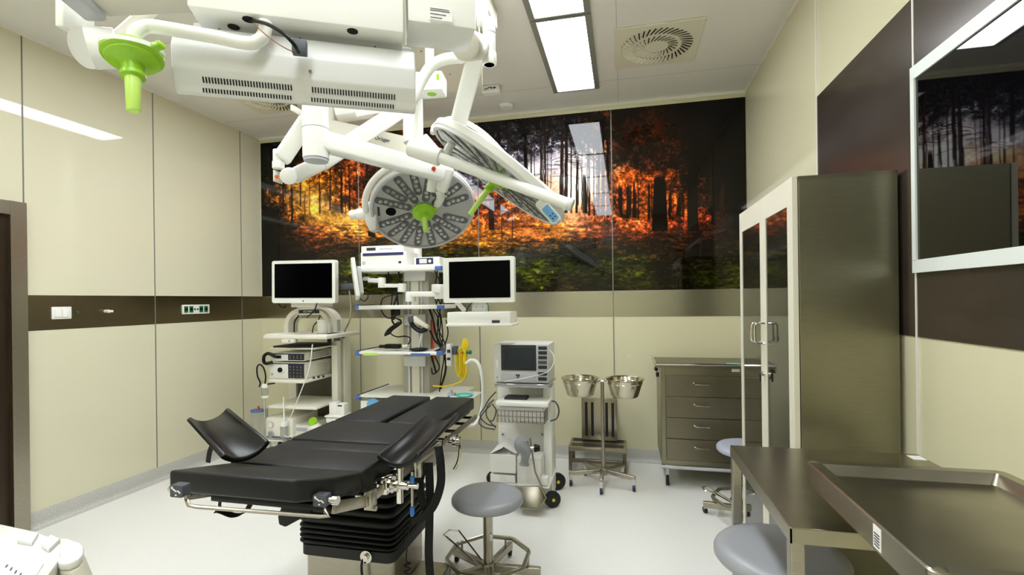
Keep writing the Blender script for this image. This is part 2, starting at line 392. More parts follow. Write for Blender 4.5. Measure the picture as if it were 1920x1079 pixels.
    # trunks: u at top, u at bottom, v top, v bottom, half width, r g b
    tr = [(985, 986, 245, 330, 3.4, 20, 14, 14), (1014, 1015, 220, 385, 2.2, 60, 36, 26), (1022, 1023, 230, 385, 1.6, 46, 30, 24), (996, 997, 250, 375, 1.5, 70, 44, 30),
          (1055, 1051, 190, 395, 2.6, 44, 24, 18), (1063, 1061, 200, 400, 3.2, 30, 16, 14), (1071, 1071, 240, 400, 1.4, 70, 40, 26), (1082, 1081, 300, 400, 2, 40, 20, 14), (1096, 1097, 330, 400, 4.4, 26, 12, 10),
          (1104, 1105, 230, 405, 2, 56, 30, 20), (1113, 1114, 260, 405, 1.6, 60, 34, 22), (1122, 1122, 250, 405, 2.2, 40, 22, 16), (1131, 1131, 220, 406, 3, 26, 12, 10), (1140, 1140, 250, 408, 3, 30, 14, 10),
          (898, 899, 215, 300, 4, 14, 10, 12), (922, 923, 205, 300, 5.5, 16, 12, 14), (935, 936, 205, 320, 3, 20, 14, 14), (921, 922, 365, 432, 5, 60, 24, 16), (941, 941, 395, 450, 1.2, 120, 60, 30), (961, 961, 400, 448, 1.2, 90, 40, 20),
          (1164, 1165, 350, 408, 2.6, 26, 12, 8), (1178, 1177, 350, 410, 3, 26, 12, 8), (1189, 1188, 340, 408, 2.4, 36, 16, 10), (1197, 1197, 350, 412, 1.3, 60, 26, 14), (1217, 1217, 345, 412, 2.4, 40, 18, 10), (1237, 1237, 335, 434, 14, 12, 7, 6),
          (1256, 1256, 350, 408, 2, 40, 18, 10), (1272, 1272, 370, 405, 3, 30, 14, 10), (1298, 1299, 200, 434, 9.5, 13, 7, 6), (1340, 1338, 300, 420, 4, 26, 12, 8), (1354, 1354, 340, 430, 5, 62, 30, 22), (1384, 1384, 180, 430, 8, 8, 5, 5),
          (712, 716, 290, 400, 5, 22, 10, 8), (688, 690, 300, 400, 2, 40, 20, 12), (600, 600, 345, 400, 1.6, 110, 56, 24), (572, 572, 360, 410, 1.2, 140, 74, 30), (620, 619, 300, 395, 1.5, 90, 44, 20), (640, 641, 320, 400, 2.4, 50, 24, 14), (655, 656, 310, 395, 1.8, 60, 28, 14), (530, 532, 330, 400, 1.5, 60, 36, 20), (547, 549, 350, 430, 2, 50, 28, 16)]
    r = np.random.RandomState(3)
    for k in range(20):
        u = r.uniform(945, 1146); tr.append((u, u+r.uniform(-2, 2), r.uniform(200, 300), r.uniform(370, 402), r.uniform(.5, 1.1), 70, 40, 30))
    for k in range(26):
        u = r.uniform(1150, 1300); tr.append((u, u, r.uniform(345, 370), r.uniform(395, 410), r.uniform(.6, 1.5), 44, 20, 12))
    for k in range(12):
        u = r.uniform(500, 670); tr.append((u, u+r.uniform(-3, 3), r.uniform(280, 340), r.uniform(380, 410), r.uniform(.5, 1.2), 80, 40, 20))
    for (ut, ub, vt, vb, hw, R_, G_, B_) in tr:
        t = (V-vt)/(vb-vt); uc = ut+(ub-ut)*t+1.2*vn(50, 14, int(ut) % 97)
        m = np.clip((hw*(.75+.35*t)-np.abs(U-uc))/.8+.5, 0, 1)*np.clip((V-vt)/10+.5, 0, 1)*np.clip((vb-V)/2+.5, 0, 1)*.93
        col = col*(1-m[..., None])+m[..., None]*np.array([R_, G_, B_])*(1+.5*vn(1.6, 7, 51))[..., None]
    # low branches
    for k in range(60):
        u = r.choice([985, 1015, 1055, 1063, 1104, 1131, 716, 620, 600]); v = r.uniform(240, 340); L = r.uniform(10, 34)*r.choice([-1, 1]); sl = r.uniform(-.5, .35)
        t = (U-u)/L; m = np.clip(1-np.abs(V-(v+sl*(U-u)+3*t*t))/1.0, 0, 1)*((t > 0) & (t < 1))*.75
        col = col*(1-m[..., None])+m[..., None]*np.array([34, 22, 18])
    # sunlit ferns
    for (u, v, ru, rv) in ((1050, 434, 20, 14), (1092, 437, 8, 4), (1208, 402, 8, 3), (1000, 438, 30, 8), (985, 436, 20, 10)):
        d = ((U-u)/ru)**2+((V-v)/rv)**2; m = np.clip(1.2-d+vn(3, 3, 61)*1.6, 0, 1)*.6
        col = col*(1-m[..., None])+m[..., None]*np.array([250, 160, 70])
    col = (np.clip(col, 2, 255)/255)**np.array([1.36, 1.27, 1.25])*.98
    L = np.where(col <= .04045, col/12.92, ((col+.055)/1.055)**2.4)
    me = bpy.data.meshes.new('forest_mural')
    n = NX*NZ; base = np.array([(XL+XR)/2, YB, z0])
    co = np.stack([XX-base[0], np.full(XX.shape, -.003), ZZ-base[2]], -1).reshape(-1, 3)
    i = np.arange(NX-1)[None, :]+NX*np.arange(NZ-1)[:, None]
    q = np.stack([i, i+1, i+NX+1, i+NX], -1).reshape(-1)
    # closed thin sheet: the front grid plus one large back face and four sides
    ext = [NX-1, 0, n-NX, n-1]
    bk = np.array([[xs[0]-base[0], 0, 0], [xs[-1]-base[0], 0, 0], [xs[-1]-base[0], 0, z1-z0], [xs[0]-base[0], 0, z1-z0]])
    co = np.vstack([co, bk]); N = n
    extra = [[N, N+3, N+2, N+1], [0, N, N+1, NX-1], [n-NX, n-1, N+2, N+3], [0, n-NX, N+3, N], [NX-1, N+1, N+2, n-1]]
    q = np.concatenate([q, np.array(extra).reshape(-1)])
    me.vertices.add(len(co)); me.vertices.foreach_set('co', co.reshape(-1))
    nf = len(q)//4; me.loops.add(len(q)); me.loops.foreach_set('vertex_index', q.astype(np.int32))
    me.polygons.add(nf); me.polygons.foreach_set('loop_start', np.arange(0, nf*4, 4, dtype=np.int32)); me.polygons.foreach_set('loop_total', np.full(nf, 4, dtype=np.int32))
    me.update(calc_edges=True)
    ca = me.color_attributes.new('print', 'FLOAT_COLOR', 'POINT')
    rgba = np.ones((len(co), 4), dtype=np.float32); rgba[:n, :3] = L.reshape(-1, 3); rgba[n:, :3] = .05
    ca.data.foreach_set('color', rgba.reshape(-1))
    m = mat('mural_print', (128, 128, 128), .03, ior=1.37); nt = m.node_tree; b = nt.nodes['Principled BSDF']
    at_ = nt.nodes.new('ShaderNodeAttribute'); at_.attribute_name = 'print'
    nt.links.new(at_.outputs['Color'], b.inputs['Base Color'])
    me.materials.append(m)
    o = bpy.data.objects.new('forest_mural', me); scn.collection.objects.link(o); o.location = Vector(base); WM[o.name] = Matrix.Translation(Vector(base))
    o['label'] = 'wide glossy autumn forest photo mural covering the upper back wall'; o['category'] = 'mural'
mural()

# ================================================================== CEILING FIXTURES
def ceiling_light(x0, x1, y0, y1, label):
    t = thing('ceiling_light', label, 'ceiling light', ((x0+x1)/2, (y0+y1)/2, CEIL-.012), 0, 'recessed ceiling light panels')
    f = MB(); z0, z1 = CEIL-.012, CEIL; e = .018; g = .035
    f.bb((x0-g, y0-e, z0), (x0, y1+e, z1)).bb((x1, y0-e, z0), (x1+g, y1+e, z1)).bb((x0, y0-e, z0), (x1, y0, z1)).bb((x0, y1, z0), (x1, y1+e, z1))
    f.build('light_frame', 'lamp_frame', t, smooth=0)
    MB().bb((x0, y0, CEIL-.008), (x1, y1, CEIL-.001)).build('diffuser', 'diffuser', t, smooth=0)
LY = [(2.82, 3.80), (1.79, 2.775), (.75, 1.745), (-.29, .705), (-1.33, -.335)]
ord_ = ['nearest the forest mural', 'second from the forest mural', 'third from the forest mural', 'fourth from the forest mural', 'farthest from the forest mural']
for i, (a, b) in enumerate(LY):
    ceiling_light(-.475, -.195, a, b, 'white ceiling light panel in the right-hand strip, '+ord_[i])
    ceiling_light(-2.27, -1.99, a, b, 'white ceiling light panel in the left-hand strip, '+ord_[i])
def swirl(cx, cy, label):
    t = thing('air_diffuser', label, 'air vent', (cx, cy, CEIL-.02)); s = .262
    MB().bb((cx-s, cy-s, CEIL-.012), (cx+s, cy+s, CEIL), .004).build('face_plate', 'grille', t, smooth=0)
    d = MB(); r = MB()
    for n, r0, r1 in ((40, .15, .225), (24, .07, .135)):
        for k in range(n):
            a = 2*math.pi*k/n; M = Matrix.Rotation(a, 4, 'Z') @ Matrix.Translation(Vector(((r0+r1)/2, 0, 0))) @ Matrix.Rotation(.55, 4, 'Z')
            wd = 2*math.pi*r0/n
            d.box((cx, cy, CEIL-.0128), (r1-r0, wd*.34, .001), M)
            r.box((cx, cy, CEIL-.017), (r1-r0, wd*.42, .0016), M @ Matrix.Translation(Vector((0, wd*.36, 0))) @ Matrix.Rotation(.7, 4, 'X'))
    d.build('air_slot', 'black', t, smooth=0); r.build('vane', 'grille', t, smooth=0)
swirl(.225, 3.27, 'square ceiling air vent with swirl slots right of the light strip')
swirl(-2.72, 3.36, 'square swirl air vent in the left ceiling above the pendant arms')
p = at(949, 196, Z=CEIL)
t = thing('smoke_detector', 'small round white smoke detector on the ceiling near the mural', 'smoke detector', (p.x, p.y, CEIL-.04))
MB().lathe([(0, -.03), (.045, -.03), (.055, -.02), (.06, 0)], T((p.x, p.y, CEIL))).build('detector_body', 'white', t)
MB().lathe([(.06, -.008), (.068, -.008), (.068, 0)], T((p.x, p.y, CEIL))).build('mounting_ring', 'grey_white', t)
p = at(634, 233, Z=CEIL)
t = thing('ceiling_sensor', 'round grey ceiling sensor behind the left pendant column', 'sensor', (p.x, p.y, CEIL-.06))
MB().lathe([(0, -.06), (.06, -.06), (.066, -.05), (.066, 0)], T((p.x, p.y, CEIL))).build('sensor_body', 'light_grey', t)
MB().lathe([(.066, -.02), (.1, -.015), (.1, 0)], T((p.x, p.y, CEIL))).build('sensor_flange', 'grey_white', t)
p = at(921, 162, Z=CEIL)
t = thing('emergency_light', 'small white ceiling box with a black pictogram label beside the lamp arm', 'emergency light', (p.x, p.y, CEIL-.06))
MB().box((p.x, p.y, CEIL-.03), (.13, .07, .06), bev=.008).build('light_body', 'white', t)
MB().box((p.x, p.y-.0355, CEIL-.03), (.115, .002, .04)).build('sign_plate', 'paper', t)
MB().tube([(p.x-.045, p.y-.038, CEIL-.035), (p.x-.02, p.y-.038, CEIL-.03), (p.x, p.y-.038, CEIL-.022), (p.x+.02, p.y-.038, CEIL-.03), (p.x+.045, p.y-.038, CEIL-.025)], .003, 6).cyl((p.x+.035, p.y-.039, CEIL-.03), (p.x+.035, p.y-.037, CEIL-.03), .007).cyl((p.x+.01, p.y-.039, CEIL-.03), (p.x+.01, p.y-.037, CEIL-.03), .005).build('pictogram', 'ink', t)

# ================================================================== WALL FITTINGS
t = thing('light_switch', 'white double rocker light switch on the steel band of the left wall', 'light switch', (XL, 2.485, 1.24))
a = at(95, 576, X=XL); b = at(132, 598, X=XL)
MB().bb((XL+.001, a.y, b.z), (XL+.012, b.y, a.z), .003).build('switch_plate', 'white', t)
for k in (0, 1):
    y0 = a.y+.012+k*(b.y-a.y-.024)/2; y1 = y0+(b.y-a.y-.024)/2-.002
    MB().bb((XL+.012, y0, b.z+.012), (XL+.017, y1, a.z-.012), .002).build('rocker', 'white_gloss', t)
q = at(144, 586, X=XL)
t = thing('key_switch', 'tiny green indicator beside the white light switch', 'indicator', (XL, q.y, q.z))
MB().cyl((XL, q.y, q.z), (XL+.008, q.y, q.z), .009).build('bezel', 'steel_dark', t); MB().cyl((XL+.008, q.y, q.z), (XL+.012, q.y, q.z), .005).build('lens', 'green', t)
q = at(200, 584, X=XL)
t = thing('potential_socket', 'small chrome equipotential stud on the left wall steel band', 'wall stud', (XL, q.y, q.z))
MB().cyl((XL, q.y, q.z), (XL+.02, q.y, q.z), .014, bev=.002).build('stud', 'chrome', t); MB().cyl((XL+.02, q.y, q.z), (XL+.05, q.y, q.z), .008).build('pin', 'white', t)
MB().cyl((XL, q.y-.012, q.z), (XL+.04, q.y-.012, q.z), .01).build('collar', 'ivory', t)
t = thing('socket_strip', 'white wall socket strip with four green outlets on the left wall', 'wall socket', (XL, 3.38, 1.28))
a = at(340, 572, X=XL); b = at(391, 588, X=XL)
MB().bb((XL+.001, a.y, b.z), (XL+.012, b.y, a.z), .003).build('socket_plate', 'white', t)
L = b.y-a.y
for k in (0, 1, 3, 4):
    y0 = a.y+L*(.05+.184*k)
    sk = MB().bb((XL+.012, y0, b.z+.012), (XL+.015, y0+L*.14, a.z-.012), .002).build('outlet', 'green', t)
    MB().cyl((XL+.013, y0+L*.07, (a.z+b.z)/2), (XL+.0165, y0+L*.07, (a.z+b.z)/2), .013).build('outlet_hole', 'black', sk)
for dy in (-.014, .014): MB().cyl((XL+.011, a.y+L*.49+dy, (a.z+b.z)/2), (XL+.015, a.y+L*.49+dy, (a.z+b.z)/2), .008).build('data_port', 'ink', t)

# wall display on the right wall: glossy black glass in a white frame
t = thing('wall_display', 'large glossy black glass wall screen in a white frame on the right wall', 'screen', (XR, 1.2, 1.41))
sy, sz0, sz1, ye = 1.885, 1.412, 2.09, .45
MB().bb((XR-.018, ye, sz0), (XR-.002, sy, sz0+.042)).bb((XR-.018, ye, sz1-.042), (XR-.002, sy, sz1)).bb((XR-.018, sy-.022, sz0+.04), (XR-.002, sy, sz1-.04)).bb((XR-.018, ye, sz0+.04), (XR-.002, ye+.022, sz1-.04)).build('display_frame', 'tape', t, smooth=0)
MB().bb((XR-.012, ye+.02, sz0+.04), (XR-.003, sy-.02, sz1-.04)).build('display_glass', 'mirror_black', t, smooth=0)

# ================================================================== CABINET
CX, CY0, CY1, CZ0, CZ1 = .60, 1.965, 2.79, .10, 1.775
t = thing('steel_cabinet', 'tall stainless steel cabinet with two glass doors in cream frames', 'cabinet', (.77, 2.38, 0))
c = MB(); c.bb((CX+.022, CY0, CZ0), (.935, CY0+.012, CZ1), .002).bb((CX+.022, CY1-.012, CZ0), (.935, CY1, CZ1), .002)
c.bb((CX+.022, CY0, CZ1-.014), (.935, CY1, CZ1)).bb((CX+.022, CY0, CZ0), (.935, CY1, CZ0+.015)).bb((.925, CY0, CZ0), (.935, CY1, CZ1))
c.build('carcass', 'steel_cab', t, smooth=0)
MB().bb((CX+.012, CY0+.002, CZ0), (CX+.024, CY0+.008, CZ1-.004)).build('edge_gasket', 'black', t, smooth=0)
MB().bb((CX+.03, CY0+.02, CZ0+.25), (.92, CY1-.02, CZ0+.265)).bb((CX+.03, CY0+.02, CZ0+.65), (.92, CY1-.02, CZ0+.665)).bb((CX+.03, CY0+.02, CZ0+1.05), (.92, CY1-.02, CZ0+1.065)).bb((CX+.03, CY0+.02, CZ0+1.4), (.92, CY1-.02, CZ0+1.415)).build('inner_shelf', 'steel_cab', t, smooth=0)
ym = (at(1431, 600, X=CX)).y
for i, (a, b) in enumerate(((CY0, ym-.002), (ym+.002, CY1))):
    d = MB(); wf = .052
    d.bb((CX, a, CZ0), (CX+.02, a+wf*(1.1 if i == 0 else .8), CZ1), .002).bb((CX, b-wf*.8, CZ0), (CX+.02, b, CZ1), .002).bb((CX+.0008, a+.02, CZ1-.1), (CX+.0192, b-.02, CZ1-.0008)).bb((CX+.0008, a+.02, CZ0+.0008), (CX+.0192, b-.02, CZ0+.06))
    dd = d.build('door', 'cream', t, smooth=0)
    MB().bb((CX+.004, a+.03, CZ0+.05), (CX+.008, b-.03, CZ1-.09)).build('door_glass', 'cab_glass', dd, smooth=0)
    yh = ym-.03 if i == 0 else ym+.03
    zt, zb = at(1431, 606, X=CX).z, at(1431, 643, X=CX).z
    MB().tube([(CX, yh, zt), (CX-.035, yh, zt), (CX-.042, yh, zt-.01), (CX-.042, yh, zb+.01), (CX-.035, yh, zb), (CX, yh, zb)], .005, 8, smooth=False).build('door_handle', 'chrome', dd)
ft = MB()
for y in (CY0+.03, CY1-.03):
    for x in (CX+.04, .9): ft.cyl((x, y, 0), (x, y, CZ0), .018)
ft.build('foot', 'ivory', t)
# lock and key
MB().cyl((CX-.012, ym-.02, at(1431, 700, X=CX).z), (CX, ym-.02, at(1431, 700, X=CX).z), .01).build('lock', 'chrome', t)
MB().box((CX-.02, ym-.02, at(1431, 706, X=CX).z), (.004, .016, .035)).build('key', 'black', t)

# ================================================================== DRAWER TROLLEY
DY, DYB = 3.62, 4.08
t = thing('drawer_trolley', 'stainless steel trolley with four drawers between bowl stand and cabinet', 'trolley', (.45, 3.85, 0))
xl = at(1240, 780, Y=DY).x; xr = .88
zt = at(1300, 690, Y=DY).z; zb = at(1243, 871, Y=DY).z
c = MB(); c.bb((xl, DY, zb), (xr, DYB, zt-.002), .004); c.build('cabinet_body', 'steel_cab', t, smooth=0)
MB().bb((xl-.035, DY-.03, zt), (xr+.03, DYB, zt+.018), .004).build('worktop', 'steel_drawer', t, smooth=0)
MB().tube([(xl-.035, DY-.03, zt+.025), (xr+.03, DY-.03, zt+.025)], .008, 8, smooth=False).tube([(xl-.035, DYB-.005, zt+.03), (xl-.035, DY-.03, zt+.025)], .006, 8, smooth=False).build('top_rail', 'chrome', t)
MB().bb((xl+.002, DY-.006, zb), (xl+.03, DY, zt), .002).bb((xr-.03, DY-.006, zb), (xr, DY, zt), .002).bb((xl, DY-.005, zb), (xr, DY, zb+.035), .001).bb((xl, DY-.005, zt-.05), (xr, DY, zt), .001).build('front_frame', 'steel_cab', t, smooth=0)
h0 = zb+.04; hh = (zt-.055-h0)/4
for k in range(4):
    z0 = h0+k*hh
    dd = MB().bb((xl+.033, DY-.014, z0+.003), (xr-.033, DY-.001, z0+hh-.003), .002).build('drawer', 'steel_drawer', t, smooth=0)
    xm = at(1316, 780, Y=DY).x; zz = z0+hh*.62
    MB().tube([(xm-.055, DY-.014, zz+.006), (xm-.045, DY-.034, zz), (xm+.045, DY-.034, zz), (xm+.055, DY-.014, zz+.006)], .0045, 8, smooth=False).build('drawer_handle', 'chrome', dd)
MB().slab(1372, 690, 1387, 698, DY-.008, DY-.005).build('label_sticker', 'paper', t, smooth=0)
MB().box((xl-.03, DY+.05, zt-.02), (.02, .08, .02), Matrix.Rotation(.5, 4, 'Y'), .003).box((xl-.02, DY+.05, zt-.06), (.02, .03, .03), bev=.003).build('side_hook', 'black', t)
def caster(x, y, r, h, m='light_grey', wm='rubber'):
    M = MB(); M.cyl((x, y, h-.012), (x, y, h), .014).beam((x, y, h-.012), (x, y+.012, r), .022, .016, Y3, .003); W = MB()
    W.cyl((x-.01, y+.014, r), (x+.01, y+.014, r), r, n=18, bev=.003)
    return M, W
for x in (xl+.04, xr-.06):
    for y in (DY+.04, DYB-.05):
        M, W = caster(x, y, .04, zb); cc = M.build('caster', 'grey_white', t); W.build('wheel', 'rubber', cc)
MB().tube([(xl-.015, DY-.015, zb-.01), (xl+.08, DY-.02, zb-.012), (xr, DY-.02, zb-.012)], .012, 8, smooth=False).build('bumper', 'light_grey', t)
tp = at(1374, 683, Y=DY+.02)
MB().bb((tp.x-.035, DY-.005, zt+.0185), (tp.x+.05, DY+.06, zt+.03), .003).build('glove_packet', 'teal', None, 'small teal packet lying on the steel drawer trolley', category='packet')

# ================================================================== BOWL STAND, BOWLS, STEP STOOLS
bx, by = at(1131, 860, Y=3.55).x, 3.55
t = thing('bowl_stand', 'chrome twin bowl stand on a five-armed castor base', 'stand', (bx, by, 0))
zr = at(1090, 709, Y=by).z
MB().cyl((bx, by, .1), (bx, by, zr-.02), .013, .0125).build('pole', 'steel', t)
b = MB(); ends = [(-.24, -.04), (-.01, -.16), (.22, -.06), (.14, .2), (-.15, .2)]
for dx, dy in ends: b.beam((bx, by, .115), (bx+dx, by+dy, .095), .024, .03, bev=.004)
b.cyl((bx, by, .09), (bx, by, .14), .028); b.build('base', 'steel', t)
for dx, dy in ends:
    M, W = caster(bx+dx*.95, by+dy*.95, .026, .09); cc = M.build('caster', 'grey_white', t); W.build('wheel', 'navy', cc)
bc = []
ring = MB()
for u0, u1 in ((1051, 1124), (1134, 1209)):
    cxx = (at(u0, 706, Y=by).x+at(u1, 706, Y=by).x)/2; rr = (at(u1, 706, Y=by).x-at(u0, 706, Y=by).x)/2; bc.append((cxx, rr))
    pts = [(cxx+rr*.86*math.cos(a), by+rr*.86*math.sin(a), zr-.03) for a in [2*math.pi*k/24 for k in range(24)]]
    ring.tube(pts, .005, 6, smooth=False, closed=True)
ring.tube([(bc[0][0]+bc[0][1]*.86, by, zr-.03), (bx, by, zr-.018), (bc[1][0]-bc[1][1]*.86, by, zr-.03)], .009, 8, smooth=False)
ring.build('bowl_ring', 'chrome', t)
for i, (cxx, rr) in enumerate(bc):
    prof = [(0, -.125), (rr*.62, -.125), (rr*.68, -.118), (rr*.93, -.006), (rr, 0), (rr, .003), (rr*.91, -.003), (rr*.66, -.115), (rr*.6, -.121), (0, -.121)]
    o = MB().lathe(prof, T((cxx, by, zr)), 40).build('steel_bowl', 'bowl_steel', None, ['stainless steel bowl on the left ring of the bowl stand', 'stainless steel bowl on the right ring of the bowl stand'][i], category='bowl', group='bowls on the bowl stand')
# step stools
def step_top(M, hw, hd, th=.03):
    pass
t = thing('step_stool', 'low stainless step stool with black grip strips lying flat behind bowl stand', 'step stool', (bx-.03, 3.93, 0))
x0, x1 = at(1066, 858, Y=3.82).x, at(1175, 858, Y=3.82).x; zt2 = .20
MB().bb((x0, 3.80, zt2-.035), (x1, 4.06, zt2), .006).build('step_plate', 'steel', t)
g = MB()
for y in (3.83, 3.87, 3.97, 4.01): g.bb((x0+.02, y, zt2), (x1-.02, y+.018, zt2+.002))
g.build('grip_strip', 'rubber', t, smooth=0)
for x in (x0+.015, x1-.015):
    MB().beam((x, 3.82, .012), (x, 3.82, zt2-.03), .026, .026, Y3, .003).beam((x, 4.04, .012), (x, 4.04, zt2-.03), .026, .026, Y3, .003).beam((x, 3.82, .05), (x, 4.04, .05), .02, .02).build('leg_frame', 'steel_dark', t)
MB().beam((x0, 3.82, .09), (x1, 3.82, .09), .02, .03).build('cross_bar', 'steel_dark', t)
t = thing('step_stool', 'stainless step stool stood on end against the wall behind bowl stand', 'step stool', (bx-.03, 4.08, zt2))
x0, x1 = at(1090, 760, Y=3.98).x, at(1157, 760, Y=3.98).x; zt3 = at(1120, 748, Y=3.98).z
MB().bb((x0, 3.98, zt2+.004), (x1, 4.015, zt3), .006).build('step_plate', 'steel', t)
g = MB()
for f in (.1, .27, .67, .84): g.bb((x0+(x1-x0)*f, 3.978, zt2+.04), (x0+(x1-x0)*(f+.075), 3.981, zt3-.03))
g.build('grip_strip', 'rubber', t, smooth=0)
for x in (x0+.02, x1-.02): MB().beam((x, 4.015, zt3-.02), (x, 4.15, zt3+.03), .024, .024, bev=.003).beam((x, 4.015, zt2+.03), (x, 4.10, zt2+.03), .024, .024, bev=.003).build('leg_frame', 'steel_dark', t)

# ================================================================== STOOLS
def stool(label, loc, rz, h, seatmat='grey_vinyl', sr=.172):
    t = thing('stool', label, 'stool', (loc[0], loc[1], 0), rz, 'round-seated castor stools'); W = WM[t.name]
    def L(p): return W @ Vector(p)
    s = MB().lathe([(0, h), (sr*.75, h-.001), (sr*.93, h-.006), (sr*.985, h-.016), (sr*.99, h-.02), (sr, h-.022), (sr, h-.036), (sr*.96, h-.044), (sr*.85, h-.047), (0, h-.047)], W, 48).build('seat', seatmat, t, smooth=60)
    MB().cyl(L((0, 0, .075)), L((0, 0, h-.048)), .0235, n=28).cyl(L((0, 0, h-.062)), L((0, 0, h-.047)), .06).build('column', 'steel', t)
    b = MB()
    for k in range(5):
        a = 2*math.pi*k/5+.1; e = L((.25*math.cos(a), .25*math.sin(a), .056)); b.beam(L((0, 0, .062)), e, .026, .036, bev=.003)
    b.cyl(L((0, 0, .04)), L((0, 0, .09)), .034); b.build('base', 'steel', t)
    for k in range(5):
        a = 2*math.pi*k/5+.1; x, y = .235*math.cos(a), .235*math.sin(a)
        M = MB().cyl(L((x, y, .036)), L((x, y, .046)), .013).beam(L((x, y, .038)), L((x, y+.01, .022)), .018, .014, Y3, .003).build('caster', 'chrome', t)
        MB().cyl(L((x-.009, y+.01, .0195)), L((x+.009, y+.01, .0195)), .019, bev=.003).build('wheel', 'rubber', M)
    n = 8; R_ = .2
    oc = [(R_*math.cos(math.pi/8+2*math.pi*k/n), R_*math.sin(math.pi/8+2*math.pi*k/n), .118) for k in range(n)]
    pp = []
    for k in range(n):
        a = Vector(oc[k]); bb_ = Vector(oc[(k+1) % n]); pp += [a.lerp(bb_, .06), a.lerp(bb_, .94)]
    fr_ = MB().tube([L(p) for p in pp], .0105, 8, smooth=False, closed=True)
    for k in range(5):
        a = 2*math.pi*k/5+.1; r_ = R_*.955; fr_.cyl(L((r_*math.cos(a), r_*math.sin(a), .065)), L((r_*math.cos(a), r_*math.sin(a), .115)), .006)
    fr_.build('foot_ring', 'steel', t)
    MB().tube([L(p) for p in ((-.03, .02, .07), (-.19, .12, .165), (-.235, .10, .17), (-.245, .05, .17), (-.2, .02, .165), (-.04, -.01, .07))], .0045, 6, smooth=False).build('height_lever', 'chrome', t)
    MB().box(L((.02, -.018, (h-.07)*.62)), (.014, .008, .035), Matrix.Rotation(rz, 4, 'Z'), .002).build('label_sticker', 'paper', t)
    return t
stool('grey round stool in the open floor beside the operating table', (-.646, 2.263), 0, .417)
stool('grey round stool tucked under the front steel table', (.433, 1.56), .6, .613, sr=.178)
stool('pale blue-grey round stool standing between cabinet and drawer trolley', (.713, 3.19), .35, .451, 'blue_vinyl')

# ================================================================== STEEL TABLES
t = thing('steel_table', 'flat stainless steel table in front of the tall cabinet', 'table', (.6, 1.45, 0))
X0, X1, Y0, Y1, ZT = .338, .875, 1.144, 1.744, .85
MB().bb((X0, Y0, ZT-.004), (X1, Y1, ZT), .0015).bb((X0, Y0, ZT-.034), (X0+.004, Y1, ZT-.003)).bb((X1-.004, Y0, ZT-.034), (X1, Y1, ZT-.003)).bb((X0, Y0, ZT-.034), (X1, Y0+.004, ZT-.003)).bb((X0, Y1-.004, ZT-.034), (X1, Y1, ZT-.003)).build('tabletop', 'steel_table', t, smooth=0)
for x in (X0+.001, X1-.029):
    for y in (Y0+.001, Y1-.029): MB().bb((x, y, 0), (x+.028, y+.028, ZT-.004), .002).build('leg', 'steel', t, smooth=0)
MB().bb((X0+.03, Y0+.005, .2), (X1-.03, Y1-.005, .212)).bb((X0+.03, Y0+.005, .18), (X1-.03, Y0+.012, .212)).bb((X0+.03, Y1-.012, .18), (X1-.03, Y1-.005, .212)).build('lower_shelf', 'steel', t, smooth=0)
a = at(1680, 844, Z=ZT); MB().bb((a.x, Y1-.06, ZT), (a.x+.035, Y1-.02, ZT+.001)).build('label_sticker', 'paper', t, smooth=0)
# tray trolley above its near end
t = thing('tray_trolley', 'stainless steel instrument trolley with raised-rim tray overlapping the flat table', 'trolley', (.62, 1.05, 0))
X0, X1, Y0, Y1, ZT = .418, .812, .80, 1.296, .95
def rim(mb, x0, x1, y0, y1, z0, z1, wd, r):
    def rr(x0, x1, y0, y1, r, n=5):
        o = []
        for cx, cy, a0 in ((x1-r, y1-r, 0), (x0+r, y1-r, 90), (x0+r, y0+r, 180), (x1-r, y0+r, 270)):
            for k in range(n+1): a = math.radians(a0+90*k/n); o.append((cx+r*math.cos(a), cy+r*math.sin(a)))
        return o
    A = rr(x0, x1, y0, y1, r); B = rr(x0+wd, x1-wd, y0+wd, y1-wd, max(r-wd, .006)); n = len(A)
    C = rr(x0+wd+.012, x1-wd-.012, y0+wd+.012, y1-wd-.012, .01)
    vs = [(x, y, z0) for x, y in A]+[(x, y, z1-.003) for x, y in A]+[(x*.985+.015*(x0+x1)/2, y*.985+.015*(y0+y1)/2, z1) for x, y in A]+[(x, y, z1) for x, y in B]+[(x, y, z1-.022) for x, y in C]
    fs = [(l*n+k, l*n+(k+1) % n, (l+1)*n+(k+1) % n, (l+1)*n+k) for l in range(4) for k in range(n)]+[tuple(range(4*n, 5*n)), tuple(range(n))[::-1]]
    mb._f(vs, fs)
m_ = MB(); rim(m_, X0, X1, Y0, Y1, ZT-.05, ZT, .026, .02); m_.build('tray', 'steel_table', t, smooth=35)
MB().bb((.70, Y0+.08, .08), (.74, Y0+.12, ZT-.05), .003).bb((.70, Y0+.24, .08), (.74, Y0+.28, ZT-.05), .003).build('support_post', 'steel', t, smooth=0)
MB().bb((.40, Y0+.02, .06), (.78, Y0+.06, .09), .003).bb((.40, Y0+.28, .06), (.78, Y0+.32, .09), .003).bb((.70, Y0+.04, .06), (.74, Y0+.30, .09), .003).build('base', 'steel', t, smooth=0)
for x in (.42, .76):
    for y in (Y0+.04, Y0+.30):
        M, W = caster(x, y, .026, .062); cc = M.build('caster', 'grey_white', t); W.build('wheel', 'rubber', cc)
a = at(1640, 985, X=X0); MB().bb((X0-.001, a.y-.022, ZT-.045), (X0, a.y+.004, ZT-.006)).build('label_sticker', 'paper', t, smooth=0)
li = MB()
for k in range(5): li.bb((X0-.0015, a.y-.018, ZT-.040+k*.005), (X0-.001, a.y, ZT-.038+k*.005))
li.build('label_print', 'ink', t, smooth=0)

